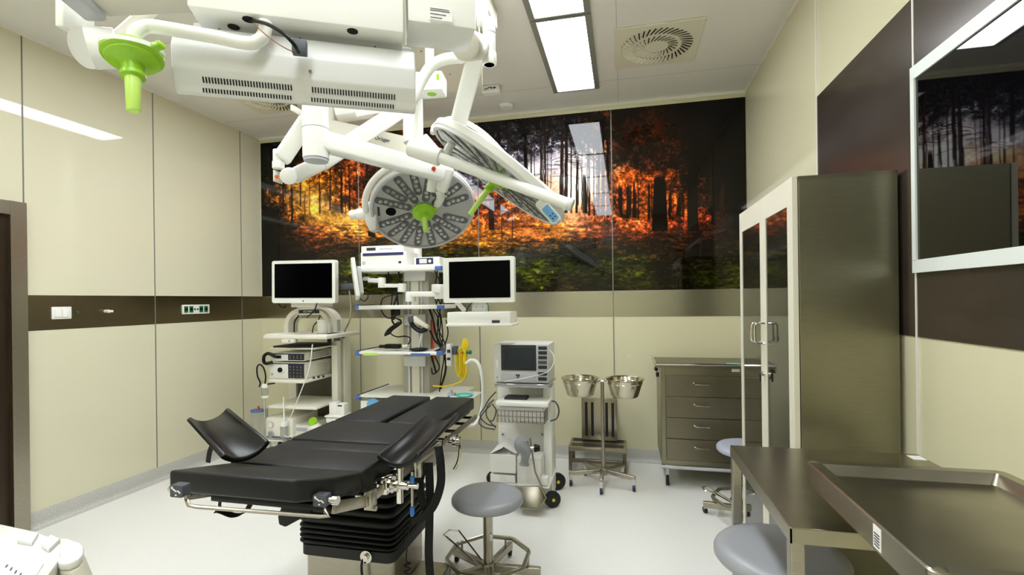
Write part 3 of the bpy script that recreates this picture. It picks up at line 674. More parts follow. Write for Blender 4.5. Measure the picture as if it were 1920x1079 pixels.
# ================================================================== OPERATING TABLE
OX = -1.08
t = thing('operating_table', 'black padded operating table on a stainless column with bellows', 'operating table', (OX, 2.03, 0))
HW, ZT, TH = .25, .79, .065
def pad(pts, z, th, name, dz=None, bev=.010):
    vs = [Vector((x, y, (z if dz is None else dz(y))-th)) for x, y in pts]
    return MB().prism(vs, Z3*th, bev, 3).build(name, 'vinyl', t, smooth=50)
pad([(OX-HW, 1.445), (OX+HW, 1.445), (OX+HW, 1.64), (OX-HW, 1.64)], ZT, TH, 'back_pad')
pad([(OX-HW, 1.645), (OX+HW, 1.645), (OX+HW, 1.745), (OX-HW, 1.745)], ZT-.004, TH, 'back_pad')
pad([(OX-HW, 1.75), (OX+HW, 1.75), (OX+HW, 2.05), (OX-HW, 2.05)], ZT, TH, 'seat_pad')
pad([(OX-HW, 2.058), (OX-.012, 2.058), (OX-.012, 2.66), (OX-HW, 2.66)], ZT, TH, 'leg_pad')
pad([(OX+.02, 2.058), (OX+HW, 2.058), (OX+HW, 2.66), (OX+.02, 2.66)], ZT, TH, 'leg_pad')
pad([(OX-HW+.0, 1.20), (OX+HW-.07, 1.20), (OX+HW-.005, 1.29), (OX+HW, 1.438), (OX-HW, 1.438)], ZT, TH, 'head_pad', dz=lambda y: ZT+(1.438-y)*.23)
# under-pad plates and side rails
MB().bb((OX-HW+.02, 1.45, ZT-TH-.018), (OX+HW-.02, 2.05, ZT-TH-.001), .003).bb((OX-HW+.02, 2.06, ZT-TH-.018), (OX-.02, 2.64, ZT-TH-.001), .003).bb((OX+.03, 2.06, ZT-TH-.018), (OX+HW-.02, 2.64, ZT-TH-.001), .003).build('tabletop_frame', 'black', t)
for sx in (-1, 1):
    x = OX+sx*(HW+.022)
    MB().bb((x-.005, 1.42, ZT-.105), (x+.005, 1.78, ZT-.073), .002).bb((x-.005, 1.80, ZT-.105), (x+.005, 2.05, ZT-.073), .002).bb((x-.005, 2.10, ZT-.11), (x+.005, 2.62, ZT-.085), .002).build('side_rail', 'steel', t)
    for y in (1.47, 1.6, 1.74, 1.9, 2.0): MB().cyl((OX+sx*(HW-.04), y, ZT-.09), (x, y, ZT-.09), .009, n=12).build('rail_spacer', 'chrome', t)
    for y in (2.15, 2.3, 2.45, 2.58): MB().cyl((OX+sx*(HW-.04), y, ZT-.097), (x, y, ZT-.097), .009, n=12).build('rail_spacer', 'chrome', t)
    MB().beam((x-sx*.018, 1.27, ZT-.045), (x-sx*.004, 1.43, ZT-.09), .012, .035, bev=.003).bb((x-.014, 1.43, ZT-.115), (x+.014, 1.47, ZT-.06), .004).cyl((x-.02, 1.45, ZT-.12), (x+.02, 1.45, ZT-.12), .008).build('hinge_arm', 'steel', t)
# joint block and clamp lever at the leg section
for x_ in (OX+HW+.005, OX-HW-.005): MB().bb((x_-.015, 1.86, ZT-.17), (x_+.015, 2.06, ZT-.075), .006).build('leg_joint', 'steel', t)
MB().cyl((OX+HW, 2.2, ZT-.11), (OX+HW+.07, 2.2, ZT-.11), .018).cyl((OX+HW+.04, 2.2, ZT-.11), (OX+HW+.055, 2.2, ZT-.11), .028).tube([(OX+HW+.065, 2.2, ZT-.10), (OX+HW+.075, 2.19, ZT-.14), (OX+HW+.07, 2.175, ZT-.2), (OX+HW+.055, 2.16, ZT-.235)], .008, 8).build('clamp_lever', 'chrome', t)
# head-end release boxes and U bar
hz = ZT-.055
for sx, lab in ((-1, 'left'), (1, 'right')):
    px_ = P(338, 919, 1.36) if sx < 0 else P(604, 937, 1.40)
    bxx = MB().rrect(px_, .0205, .0165, .004, .026, MXZ).build('release_box', 'slate', t)
    c0 = px_+Vector((0, -.0135, 0))
    MB().tube([c0+Vector((-.014, 0, .008)), c0+Vector((-.006, 0, .004)), c0+Vector((0, 0, 0)), c0+Vector((.006, 0, .002)), c0+Vector((.014, 0, -.004))], .0018, 5, smooth=False).cyl(c0+Vector((-.013, -.001, .010)), c0+Vector((-.013, .001, .010)), .003, n=8).bb(c0+Vector((-.003, -.001, -.012)), c0+Vector((.002, .001, -.008))).build('release_symbol', 'white', bxx)
    (MB().cyl(px_, px_-X3*.034, .009, n=12) if sx < 0 else MB().cyl(px_, px_+X3*.035, .008, n=12).cyl(px_+X3*.035, px_+X3*.05, .013, n=12)).build('release_rod', 'chrome', t)
pl, pr_ = P(338, 928, 1.36), P(604, 950, 1.40); bl, br_ = P(352, 946, 1.34), P(606, 966, 1.36)
MB().tube([pl+Vector((.02, 0, -.0)), P(350, 938, 1.355), P(354, 948, 1.34), P(368, 951, 1.335), P(600, 969, 1.36), P(617, 968, 1.36), P(610, 960, 1.37), pr_+Vector((.008, 0, 0))], .0055, 8, smooth=False).build('pull_bar', 'steel', t)
MB().bb((OX-.2, 1.30, ZT-.075), (OX+.18, 1.42, ZT-.055), .004).bb((OX-.13, 1.38, ZT-.095), (OX-.09, 1.45, ZT-.06), .003).bb((OX+.09, 1.38, ZT-.095), (OX+.13, 1.45, ZT-.06), .003).build('head_frame', 'black', t)
# column with bellows (local frame slightly turned)
cxm, cym = OX-.07, 2.03
cw, cdp = .205, .17
def sq(hw, hd, z, r=.03, n=4):
    o = []
    for cx, cy, a0 in ((hw-r, hd-r, 0), (-hw+r, hd-r, 90), (-hw+r, -hd+r, 180), (hw-r, -hd+r, 270)):
        for k in range(n+1): a = math.radians(a0+90*k/n); o.append(Vector((cxm+cx+r*math.cos(a), cym+cy+r*math.sin(a), z)))
    return o
def stack(layers):
    m = MB(); vs = []; 
    for hw, hd, z in layers: vs += sq(hw, hd, z, .035)
    n = len(vs)//len(layers); N = len(layers)
    m._f(vs, [(l*n+k, l*n+(k+1) % n, (l+1)*n+(k+1) % n, (l+1)*n+k) for l in range(N-1) for k in range(n)]+[tuple(range(n))[::-1], tuple(range((N-1)*n, N*n))]); return m
stack([(cw, cdp, .12), (cw, cdp, .28)]).build('column_cover', 'steel', t, smooth=35)
stack([(cw+.012, cdp+.012, .262), (cw+.012, cdp+.012, .305), (cw, cdp, .31)]).build('column_collar', 'rubber', t, smooth=35)
lay = []; z = .31; k = 0
fold = [.022]*4+[.04]*7
for f in fold:
    g = .026 if k < 4 else .026-.004*(k-4)
    for i_ in range(7): e_ = g-.016+.016*math.sin(math.pi*i_/6.3)**.6 if 0 < i_ < 6 else g-.016; lay.append((cw-.005+e_, cdp-.005+e_, z+f*i_/6.2))
    z += f; k += 1
stack(lay).build('bellows', 'bellows', t, smooth=50)
MB().bb((cxm-.17, cym-.15, z-.005), (cxm+.17, cym+.15, ZT-TH-.015), .01).build('tabletop_mount', 'black', t)
bq = at(845, 1056, Z=.115)
MB().bb((cxm-.19, 1.80, .03), (bq.x, bq.y, .115), .008).build('base_plate', 'steel', t)
wf = MB()
for x in (cxm-.15, cxm+.25):
    for y in (1.88, bq.y-.06): wf.cyl((x-.015, y, .03), (x+.015, y, .03), .03)
wf.build('wheel', 'rubber', t)
c0 = Vector((cxm+.10, cym-cdp-.012, .285))
MB().cyl(c0, c0+Vector((0, -.008, 0)), .026).cyl(c0+Vector((0, -.005, 0)), c0+Vector((0, -.02, 0)), .013).build('power_inlet', 'chrome', t)
MB().tube([c0+Vector((-.008, -.015, 0)), c0+Vector((-.012, -.022, -.03)), c0+Vector((-.01, -.02, -.08)), c0+Vector((-.006, -.02, -.11)), c0+Vector((-.012, -.02, -.165))], .005, 8).build('power_lead', 'black', t)
fl = P(545, 940, 2.0)
MB().prism([P(534, 930, 1.95), P(560, 930, 1.95), P(590, 945, 1.95), P(580, 965, 1.95), P(534, 990, 1.95), P(522, 985, 1.95), P(520, 970, 1.95)], Vector((0, .03, 0)), .006).build('column_flap', 'black', t)
# clamps carrying the right gutter
cp_ = at(757, 912, X=OX+HW+.02)
cp_ = at(722, 908, Y=1.55)
c = MB(); c.cyl(cp_, cp_+Vector((.085, 0, 0)), .015).cyl(cp_+Vector((.02, 0, 0)), cp_+Vector((.03, 0, 0)), .028).cyl(cp_+Vector((.045, 0, 0)), cp_+Vector((.055, 0, 0)), .024).bb(cp_+Vector((-.02, -.025, -.03)), cp_+Vector((.02, .025, .03)), .006).cyl(cp_+Vector((.08, 0, 0)), cp_+Vector((.115, 0, 0)), .007).cyl(cp_+Vector((.11, 0, 0)), cp_+Vector((.12, 0, 0)), .010)
c.cyl(cp_+Vector((.055, 0, -.06)), cp_+Vector((.055, 0, .06)), .0115)
c.build('support_clamp', 'chrome', t)
cl_ = Vector((OX-HW-.03, 1.70, ZT-.115))
MB().cyl(cl_, cl_+Vector((-.09, 0, 0)), .018).cyl(cl_+Vector((-.055, 0, -.05)), cl_+Vector((-.055, 0, .08)), .0115).build('support_clamp', 'chrome', t)
# gutter-shaped leg supports
def gutter(pn, pf, rad, upv, arc, name='leg_support', th=.018):
    pn, pf = Vector(pn), Vector(pf); ax = (pf-pn).normalized(); M = frame(ax, Vector(upv)).to_3x3(); up, sd = M.col[0], M.col[1]
    m = MB(); n = 16; vs = []
    for q, rr in ((pn, rad), (pn.lerp(pf, .5), rad*.98), (pf, rad*.95)):
        for ro in (rr, rr+th):
            for k in range(n+1):
                a = math.radians(-arc+2*arc*k/n); vs.append(q + up*(rad-ro*math.cos(a)) + sd*ro*math.sin(a))
    W = n+1; fs = []
    for s_ in range(2):
        b0 = s_*2*W; b1 = (s_+1)*2*W
        for k in range(n):
            fs.append((b0+k, b0+k+1, b1+k+1, b1+k)); fs.append((b0+W+k, b1+W+k, b1+W+k+1, b0+W+k+1))
        fs.append((b0, b1, b1+W, b0+W)); fs.append((b0+n, b0+W+n, b1+W+n, b1+n))
    for k in range(n):
        fs.append((k, k+W, k+W+1, k+1)); e = 4*W; fs.append((e+k, e+k+1, e+k+W+1, e+k+W))
    v, _ = m._f(vs, fs); bmesh.ops.recalc_face_normals(m.bm, faces=m.bm.faces)
    m._bev(v, .006, 2, lambda e: len(e.link_faces) == 2 and e.calc_face_angle(0) > .9)
    return m.build(name, 'vinyl_gloss', t, smooth=50)
gutter(P(748, 869, 1.66), P(830, 790, 2.05), .09, (-.1, -.2, 1), 52)
gutter(P(463, 856, 1.62), P(392, 789, 1.86), .078, (.15, -.2, 1), 55)
m_ = MB().cyl(cp_+Vector((.055, 0, .055)), P(753, 880, 1.70), .011); m_.build('support_post', 'steel', t)
# webbing straps
st = MB()
DS = 1.98
st.ribbon([P(822, 838, 2.05), P(826, 870, 2.0), P(826, 910, DS), P(812, 950, DS), P(790, 972, DS), P(770, 978, DS)], .034, (1, .3, 0))
st.ribbon([P(795, 880, 2.04), P(788, 900, 2.02), P(789, 930, 2.0), P(800, 955, 2.0), P(815, 940, 2.0)], .03, (1, .3, 0))
st.ribbon([P(804, 868, 2.03), P(806, 920, 2.03), P(805, 980, 2.03), P(804, 1040, 2.03), P(807, 1088, 2.03)], .034, (1, .2, 0))
st.build('restraint_strap', 'webbing', t)
MB().ribbon([P(403, 826, 1.9), P(394, 845, 1.9), P(390, 868, 1.9)], .02, (1, 0, 0)).build('restraint_strap', 'webbing', t)
MB().ribbon([P(440, 853, 1.9), P(437, 872, 1.9)], .02, (1, 0, 0)).build('restraint_strap', 'webbing', t)
MB().ribbon([P(478, 925, 1.6), P(470, 945, 1.6), P(458, 962, 1.6), P(438, 967, 1.6), P(415, 959, 1.6), P(404, 959, 1.6)], .02, (.4, 1, .2)).build('restraint_strap', 'webbing', t)
MB().ribbon([P(414, 932, 1.6), P(412, 950, 1.6), P(418, 960, 1.6)], .01, (1, 0, 0)).build('restraint_strap', 'webbing', t)
q0, q1 = P(773, 885, 1.98), P(773, 968, 1.98)
MB().cyl(q0, q1, .006).build('gas_strut', 'steel', t)
MB().cyl(P(773, 893, 1.979), P(773, 905, 1.979), .009).cyl(P(773, 951, 1.979), P(773, 966, 1.979), .009).build('strut_sleeve', 'bright_blue', t)
MB().tube([P(770, 975, 1.97), P(764, 1020, 1.95), P(762, 1052, 1.95)]+[P(764+6*math.cos(k*1.2), 1056+k*2.2, 1.95+.012*math.sin(k*1.2)) for k in range(12)], .003, 6).build('control_lead', 'black', t)

# ================================================================== CEILING PENDANTS AND LAMPS
AX = (Rt*math.sin(math.radians(75))+Fw*math.cos(math.radians(75)))       # long direction of the near monitor boom
AY = Vector((-AX.y, AX.x, 0))
MA = Matrix(((AX.x, AY.x, 0, 0), (AX.y, AY.y, 0, 0), (0, 0, 1, 0), (0, 0, 0, 1)))
def vx(p, v):            # same plan position as p, height read at image row v
    D = (p-CAM).dot(Fw); q = P(960+((p-CAM).dot(IR))/D*FPX, v, D); return Vector((p.x, p.y, q.z))
def boxc(c0, lx, ly, lz, bev=.006):     # box from its front-left-bottom corner in the boom frame
    return MB().box(c0+AX*lx/2+AY*ly/2+Z3*lz/2, (lx, ly, lz), MA, bev)
def sterile_handle(mb_parent, c, axis, r=.058, ln=.15, name='sterile_handle'):
    M = T(c, frame(axis)); hs = MB().lathe([(0, -.004), (r*.93, -.004), (r, .002), (r, .010), (r*.93, .013), (r*.88, .014), (r*.86, .019), (r*.45, .026), (r*.37, .03), (r*.35, .046), (r*.41, .05), (r*.40, .058), (r*.27, .062), (0, .062)], M, 40)
    hs.box(c+M.to_3x3() @ Vector((r*1.1, 0, .004)), (.03, .018, .012), M.to_3x3().to_4x4(), .003)
    o = hs.build(name, 'lime', mb_parent, smooth=35)
    MB().lathe([(0, .055), (r*.27, .055), (r*.22, .07+ln), (r*.18, .07+ln+.003), (0, .07+ln+.003)], M, 28).build('handle_grip', 'lime_pale', o, smooth=35)
    for s_ in (-1, 1): MB().lathe([(0, .0), (r*.12, .0), (r*.12, .0012), (0, .0012)], T(c+M.to_3x3() @ Vector((s_*r*.42, r*.42, .0205)), frame(axis)), 12).build('handle_hole', 'green', o)
    return o
# --- near monitor boom (grey housing with vents, white boxes over it, green handle)
c0 = P(350, 10, 1.10)
t = thing('monitor_boom', 'large white ceiling boom with vented grey housing and near green handle', 'ceiling boom', (c0.x, c0.y, c0.z-.3))
boxc(c0, .475, .125, .26, .004).build('boom_box', 'white_gloss', t, smooth=30)
for (u, v, r) in ((438, 50, .013), (466, 36, .0135), (661, 58, .013)):
    q = at(u, v, Z=c0.z); MB().cyl(q-Z3*.002, q+Z3*.001, r, n=24).build('cable_hole', 'black', t)
for (u, v) in ((411, 54), (703, 87), (563, 71)):
    q = at(u, v, Z=c0.z); MB().cyl(q-Z3*.0012, q+Z3*.001, .0022, n=10).build('screw', 'steel_dark', t)
c1 = P(765, 38, 1.245)
boxc(c1, .175, .13, .3, .004).build('bearing_box', 'white_gloss', t, smooth=30)
q = c1+AX*.05+Z3*.075-AY*.001; boxc(q, .088, .002, .25, 0).build('inset_panel', 'light_grey', t)
q = P(802, 37, 1.245)-AY*.004; boxc(q, .062, .001, .032, 0).build('label_sticker', 'paper', t)
lp = MB()
for k, L_ in enumerate((.048, .05, 0, .04, 0, .03)):
    if L_: lp.box(q+AX*(.006+L_/2)-AY*.0008+Z3*(.028-k*.0045), (L_, .0006, .0013), MA)
lp.build('label_print', 'ink', t)
# housing: cross-section in (AY, z), extruded along AX
hA = P(320, 133, 1.11); 
def hs(a, z): return hA+AY*a+Z3*z
prof = [(-.002, .062), (.0, .010), (.018, -.020), (.024, -.036), (.032, -.040), (.13, .002), (.165, .04), (.165, .19), (.142, .19), (.138, .125), (.02, .118)]
LH = .545
m_ = MB().prism([hs(a, z) for a, z in prof], AX*LH, .008, 3).build('monitor_housing', 'grey_white', t, smooth=50)
n1 = (Vector((0, 0, 0))+AY*(.018)-Z3*.030).normalized()
def slotrow(f, u0, u1, n, hgt, dd):
    # f: fraction down the vent face; slots from u0 to u1 along the housing
    for k in range(n):
        l = u0+(u1-u0)*k/(n-1); a0, z0, a1, z1 = dd
        c = hs(a0+(a1-a0)*f, z0+(z1-z0)*f)+AX*l; d = (AY*(a1-a0)+Z3*(z1-z0)).normalized(); nn = AX.cross(d)
        M = Matrix(((AX.x, d.x, nn.x, 0), (AX.y, d.y, nn.y, 0), (AX.z, d.z, nn.z, 0), (0, 0, 0, 1)))
        sl.box(c, (.0028, hgt, .0035), M)
dd = (0, .010, .018, -.020); d2 = (.018, -.020, .025, -.038)
for u0, u1 in ((.062, .250), (.298, .492)):
    for args in ((.62, u0, u1, 31, .013, dd), (.5, u0-.003, u1-.003, 31, .010, d2)):
        sl = MB(); slotrow(*args); sl.build('vent_slots', 'black', m_, smooth=0)
q = hs(-.004, .028)+AX*.295; MB().cyl(q, q-AY*.003, .004, n=12).build('screw', 'steel_dark', m_)
# white tube carrying the handle, cable and socket
hb = P(249, 100, 1.05)
MB().tube([hb+Z3*.01, P(249, 78, 1.05), P(256, 60, 1.05), P(276, 50, 1.06), P(310, 53, 1.07), P(400, 69, 1.10), P(462, 81, 1.12), P(485, 76, 1.13), P(496, 62, 1.14), P(498, 40, 1.14)], .0145, 14, k=8).build('handle_tube', 'white', t)
MB().lathe([(0, -.012), (.057, -.012), (.057, -.003), (0, -.003)], T(hb, frame((0, .03, -1))), 36).build('handle_collar', 'white', t)
sterile_handle(t, hb, (CAM-hb).normalized()*.3-Z3, .056, .066)
MB().tube([P(469, 37, 1.16), P(500, 45, 1.10), P(530, 62, 1.08), P(550, 82, 1.09), P(560, 98, 1.12)], .0042, 8).build('black_cable', 'black', t)
MB().tube([P(474, 40, 1.15), P(490, 58, 1.10), P(515, 78, 1.09), P(540, 93, 1.10), P(558, 99, 1.12)], .0013, 6).build('thin_cable', 'copper', t)
q = P(562, 90, 1.145); MB().box(q, (.032, .02, .032), MA, .002).build('cable_socket', 'slate', t)
# joints at the left end
j = P(178, 88, 1.35)
MB().cyl(P(169, 90, 1.306), P(222, 91, 1.335), .053, .05, n=40, bev=.006).build('pivot_drum', 'white', t)
q = P(160, 90, 1.294); MB().cyl(P(166, 90, 1.302), q, .051, n=40, bev=.002).build('pivot_cover', 'grey_white', t)
MB().beam(P(133, 62, 1.33), P(133, -60, 1.33), .024, .07, up=Fw, bev=.004).beam(P(145, 60, 1.4), P(145, -60, 1.4), .05, .06, up=Fw, bev=.004).build('hanger_bracket', 'white', t)
MB().beam(P(150, -6, 1.27), P(358, -14, 1.33), .09, .06, bev=.006).build('boom_arm', 'cream', t)
MB().beam(P(130, -6, 1.25), P(178, -6, 1.26), .11, .075, bev=.014).build('arm_sleeve', 'light_grey', t)
MB().cyl(P(286, 15, 1.5), P(214, 78, 1.42), .02, n=20).build('strut', 'ivory', t)
MB().beam(P(180, -90, 1.4), P(560, -90, 1.3), .09, .09).cyl(P(560, -90, 1.3), vx(P(560, -90, 1.3), -90)+Z3*(CEIL-P(560, -90, 1.3).z), .05).build('ceiling_tube', 'white', t)
MB().beam(P(560, -95, 1.3), P(830, -95, 1.33), .09, .09).build('boom_arm', 'white', t)

# --- pendant with white column, two jointed arms
colc = P(592, 250, 2.2); zbot = vx(colc, 303).z
t = thing('lamp_pendant', 'white ceiling column with spring arm carrying the round front-facing surgical lamp', 'surgical lamp', (colc.x, colc.y, zbot))
MB().cyl((colc.x, colc.y, zbot+.012), (colc.x, colc.y, CEIL), .056, n=40, bev=.004).build('column', 'white', t)
MB().cyl((colc.x, colc.y, zbot), (colc.x, colc.y, zbot+.012), .052, n=40, bev=.003).build('column_cap', 'light_grey', t)
MB().lathe([(.0565, 0), (.0575, .001), (.0575, .003), (.0565, .004)], T((colc.x, colc.y, vx(colc, 243).z)), 40).build('column_seam', 'light_grey', t)
MB().bb(P(548, 195, 2.18), P(562, 218, 2.25), .006).build('brake_knob', 'white', t)
a0, a1 = P(600, 264, 2.2), P(832, 326, 2.45)
MB().beam(a0, a1, .085, .088, bev=.014, w2=.075, h2=.08).build('spring_arm', 'white_gloss', t, smooth=50)
MB().cyl(P(814, 315, 2.40), P(813, 317, 2.38), .010).build('arm_bolt', 'red', t)
e1 = P(832, 322, 2.45)
MB().beam(P(838, 312, 2.47), P(822, 358, 2.5), .06, .085, up=Rt, bev=.014).build('knuckle', 'white', t, smooth=50)
MB().cyl(P(812, 333, 2.46), P(808, 360, 2.48), .024, bev=.004).build('knuckle_pin', 'white', t)
def surgical_head(t, C, N, xd, R, clear=False, hl=.10, hr=.055, logo=True, dome=.055):
    N = Vector(N).normalized(); x = Vector(xd); x = (x-N*x.dot(N)).normalized(); y = (-N).cross(x); Z = -N
    M = Matrix(((x.x, y.x, Z.x, C.x), (x.y, y.y, Z.y, C.y), (x.z, y.z, Z.z, C.z), (0, 0, 0, 1))); R3 = M.to_3x3()
    MB().lathe([(R*.975, .004), (R, .010), (R*1.0, .035), (R*.93, .035+dome*.5), (R*.5, .035+dome*.9), (0, .035+dome)], M, 64).build('lamp_shell', 'white', t, smooth=50)
    MB().lathe([(R*.925, -.002), (R*.94, -.006), (R*.975, -.004), (R*.985, .006), (R*.95, .008), (R*.925, -.002)], M, 64, cap=False).build('rim_ring', 'grey_white' if clear else 'light_grey', t, smooth=50)
    f = MB().lathe([(0, .002), (R*.935, .002), (R*.935, .02), (0, .02)], M, 64).build('lamp_face', 'lamp_face_clear' if clear else 'lamp_face', t, smooth=30)
    for k in range(18):
        a = 2*math.pi*(k+.3)/18; r0, r1 = (R*.30, R*.86) if k % 2 == 0 else (R*.46, R*.84)
        if k in (9,): continue
        if k == 0: continue
        d = Vector((math.cos(a), math.sin(a), 0)); s_ = Vector((-d.y, d.x, 0)); w_ = R*.074; pts = []
        for cx_, b0 in ((r1, -90), (r0, 90)):
            for i in range(7): b = math.radians(b0+30*i); pts.append(M @ (d*(cx_+w_*math.cos(b))+s_*w_*math.sin(b)+Vector((0, 0, -.0015))))
        md = MB().prism(pts, Z*.004).build('led_module', 'led_slot', t, smooth=0)
        ln = MB(); nl = 6 if k % 2 == 0 else 4
        for i in range(nl):
            rr = r0+(r1-r0)*(i+.5)/nl; c_ = M @ (d*rr+s_*(w_*.15*(-1)**i)+Vector((0, 0, -.004)))
            ln.lathe([(0, 0), (w_*.5, .001), (w_*.55, .004)], T(c_, R3.to_4x4()), 10)
        ln.build('led_lens', 'led_lens', md, smooth=40)
    if logo:
        a = math.pi*(18.6/18)
        q = M @ Vector((-R*.60, -R*.08, -.001)); MB().cyl(q, q+Z*.004, R*.095, n=28).build('camera_window', 'mirror_black', t)
        MB().box(M @ Vector((-R*.82, -R*.12, .0005)), (.012, .06, .002), R3.to_4x4() @ Matrix.Rotation(.15, 4, 'Z')).build('face_print', 'ink', t)
    sterile_handle(t, M @ Vector((0, 0, -.006)), N, hr, hl)
    return M
C1 = P(794, 396, 2.72); tc = (CAM-C1).normalized(); dn = (-IU+IR*.12).normalized(); dn = (dn-tc*dn.dot(tc)).normalized()
an = math.radians(40); N1 = tc*math.cos(an)+dn*math.sin(an); R1 = .29
M1 = surgical_head(t, C1, N1, IR, R1, hl=.085, hr=.062)
def yk(M, R, a, z=.03, k=1.07): return M @ Vector((R*k*math.cos(a), R*k*math.sin(a), z))
sgn = 1 if (M1.to_3x3() @ Vector((0, 1, 0))).dot(IU) > 0 else -1
arc = [yk(M1, R1, sgn*math.radians(a), .035) for a in range(60, 200, 10)]
MB().tube(arc, .017, 10).build('yoke', 'white', t)
pv = P(690, 402, 2.72)
MB().prism([P(682, 385, 2.68), P(697, 372, 2.68), P(706, 385, 2.68), P(706, 432, 2.68), P(693, 434, 2.68), P(684, 415, 2.68)], Fw*.07, .008).build('yoke_block', 'grey_white', t, smooth=50)
MB().cyl(P(656, 404, 2.72), P(672, 402, 2.72), .024, n=20, bev=.004).cyl(P(670, 402, 2.72), P(686, 402, 2.72), .03, .034, n=20, bev=.003).build('yoke_cap', 'white', t)
MB().bb(P(690, 434, 2.72), P(704, 446, 2.80), .004).build('latch', 'black', t)
q = P(822, 352, 2.5); MB().tube([q, P(826, 372, 2.62), P(815, 385, 2.74), M1 @ Vector((0, 0, .085))], .022, 10).build('neck', 'white', t)

# --- tubular jointed arm at the left of the column
t = thing('folding_boom', 'white folded support arm with elbow joint behind the left pendant column', 'ceiling boom', tuple(P(632, 240, 3.0)))
MB().beam(P(590, 205, 2.32), P(527, 300, 2.22), .05, .075, bev=.012).build('upper_arm', 'white', t, smooth=50)
MB().cyl(P(521, 281, 2.22), P(521, 303, 2.22), .021, bev=.004).cyl(P(522, 303, 2.22), P(522, 317, 2.22), .026, bev=.004).bb(P(513, 318, 2.20), P(529, 346, 2.26), .01).build('elbow', 'white', t, smooth=50)
MB().cyl(P(519, 332, 2.195), P(519, 332, 2.18), .009).build('joint_mark', 'orange', t)
MB().cyl(P(541, 331, 2.17), P(543, 329, 2.28), .036, n=28, bev=.005).build('elbow_drum', 'white', t)
MB().beam(P(548, 332, 2.25), P(602, 306, 2.36), .05, .07, bev=.014).beam(P(600, 306, 2.36), P(752, 206, 2.62), .05, .085, bev=.012).build('lower_arm', 'white', t, smooth=50)
MB().beam(P(630, 216, 2.66), P(700, 206, 2.7), .12, .05, bev=.006).beam(P(668, 214, 2.5), P(735, 204, 2.6), .02, .03, bev=.003).build('cable_cover', 'white_gloss', t)
MB().cyl(P(752, 206, 2.62), P(752, 150, 2.62), .045).beam(P(752, 150, 2.62), P(752, 40, 2.7), .08, .08).build('arm_hub', 'ivory', t)

# --- horizontal arm with the maker's name
t = thing('media_boom', 'white horizontal boom with blue maker name in front of the mural', 'ceiling boom', tuple(P(700, 270, 2.8)))
b0, b1 = P(612, 250, 2.62), P(812, 292, 2.95)
MB().beam(b0, b1, .08, .135, bev=.01).build('boom_arm', 'cream', t, smooth=50)
dv = (b1-b0).normalized(); nrm = dv.cross(Z3).normalized(); nrm = nrm if nrm.dot(CAM-b0) > 0 else -nrm
tp = b0.lerp(b1, .475)+nrm*.0415+Z3*.018
text('maker_name', 'Dräger', .030, tp, dv, Z3, 'inkblue', t)
kx = P(783, 240, 2.95)
MB().cyl((kx.x, kx.y, P(783, 285, 2.95).z), (kx.x, kx.y, CEIL), .034, n=24).build('drop_tube', 'white', t)
MB().beam(P(785, 262, 2.9), P(818, 300, 2.95), .06, .11, bev=.012).build('boom_hub', 'white', t, smooth=50)
MB().cyl((b0.x, b0.y, b0.z-.05), (b0.x, b0.y, CEIL), .04, n=24).build('ceiling_tube', 'white', t)

# --- ceiling canopy with green-marked box
t = thing('pendant_canopy', 'flat beige ceiling canopy with a small box marked by green stickers', 'ceiling mount', tuple(P(840, 130, 2.5)))
zc = 2.72
pts = [at(u, v, Z=zc) for u, v in ((700, 60), (905, 42), (908, 150), (838, 176), (766, 140), (700, 120))]
pts = [Vector((p.x, p.y, zc)) for p in (at(640, 20, Z=zc), at(893, -20, Z=zc), at(905, 164, Z=zc), at(842, 174, Z=zc), at(760, 178, Z=zc))]
MB().prism(pts, Z3*.14, .004).build('canopy_plate', 'cream', t, smooth=0)
MB().bb((pts[0].x+.1, pts[0].y+.3, zc+.14), (pts[1].x-.05, pts[2].y-.4, CEIL), 0).build('canopy_neck', 'ivory', t, smooth=0)
for u, v in ((790, 96), (844, 139)):
    q = at(u, v, Z=zc); MB().cyl(q-Z3*.002, q+Z3*.002, .005, n=10).build('screw', 'steel_dark', t)
gb0 = P(776, 186, 2.2)
gM = Matrix.Rotation(YAW-.1, 4, 'Z')
gb = MB().box(P(806, 160, 2.22), (.135, .10, .085), gM, .008).build('marked_box', 'white', t, smooth=30)
q = P(806, 160, 2.22)
gx = gM.to_3x3()
MB().lathe([(0, -.001), (.021, -.001), (.021, .001), (0, .001)], T(q+gx @ Vector((.01, -.005, -.043))), 24).build('sticker', 'lime', gb)
MB().box(q+gx @ Vector((.05, -.0505, .012)), (.012, .002, .026), gM).build('sticker', 'lime', gb)
MB().cyl(q+Z3*.04, (q.x, q.y, zc+.01), .02).build('box_stem', 'white', t)

# --- second surgical lamp, tilted almost edge-on
C2 = P(931, 334, 2.1); tc = (CAM-C2).normalized(); dd2 = (IR*-.59-IU*.81); dd2 = (dd2-tc*dd2.dot(tc)).normalized()
N2 = tc*.16+dd2*.987; R2 = .335
t = thing('lamp_pendant', 'tilted surgical lamp seen nearly edge-on beneath the right ceiling joint', 'surgical lamp', tuple(C2))
maj = (IR*.81-IU*.59)
M2 = surgical_head(t, C2, N2, maj, R2, True, .115, .05, logo=False, dome=.02)
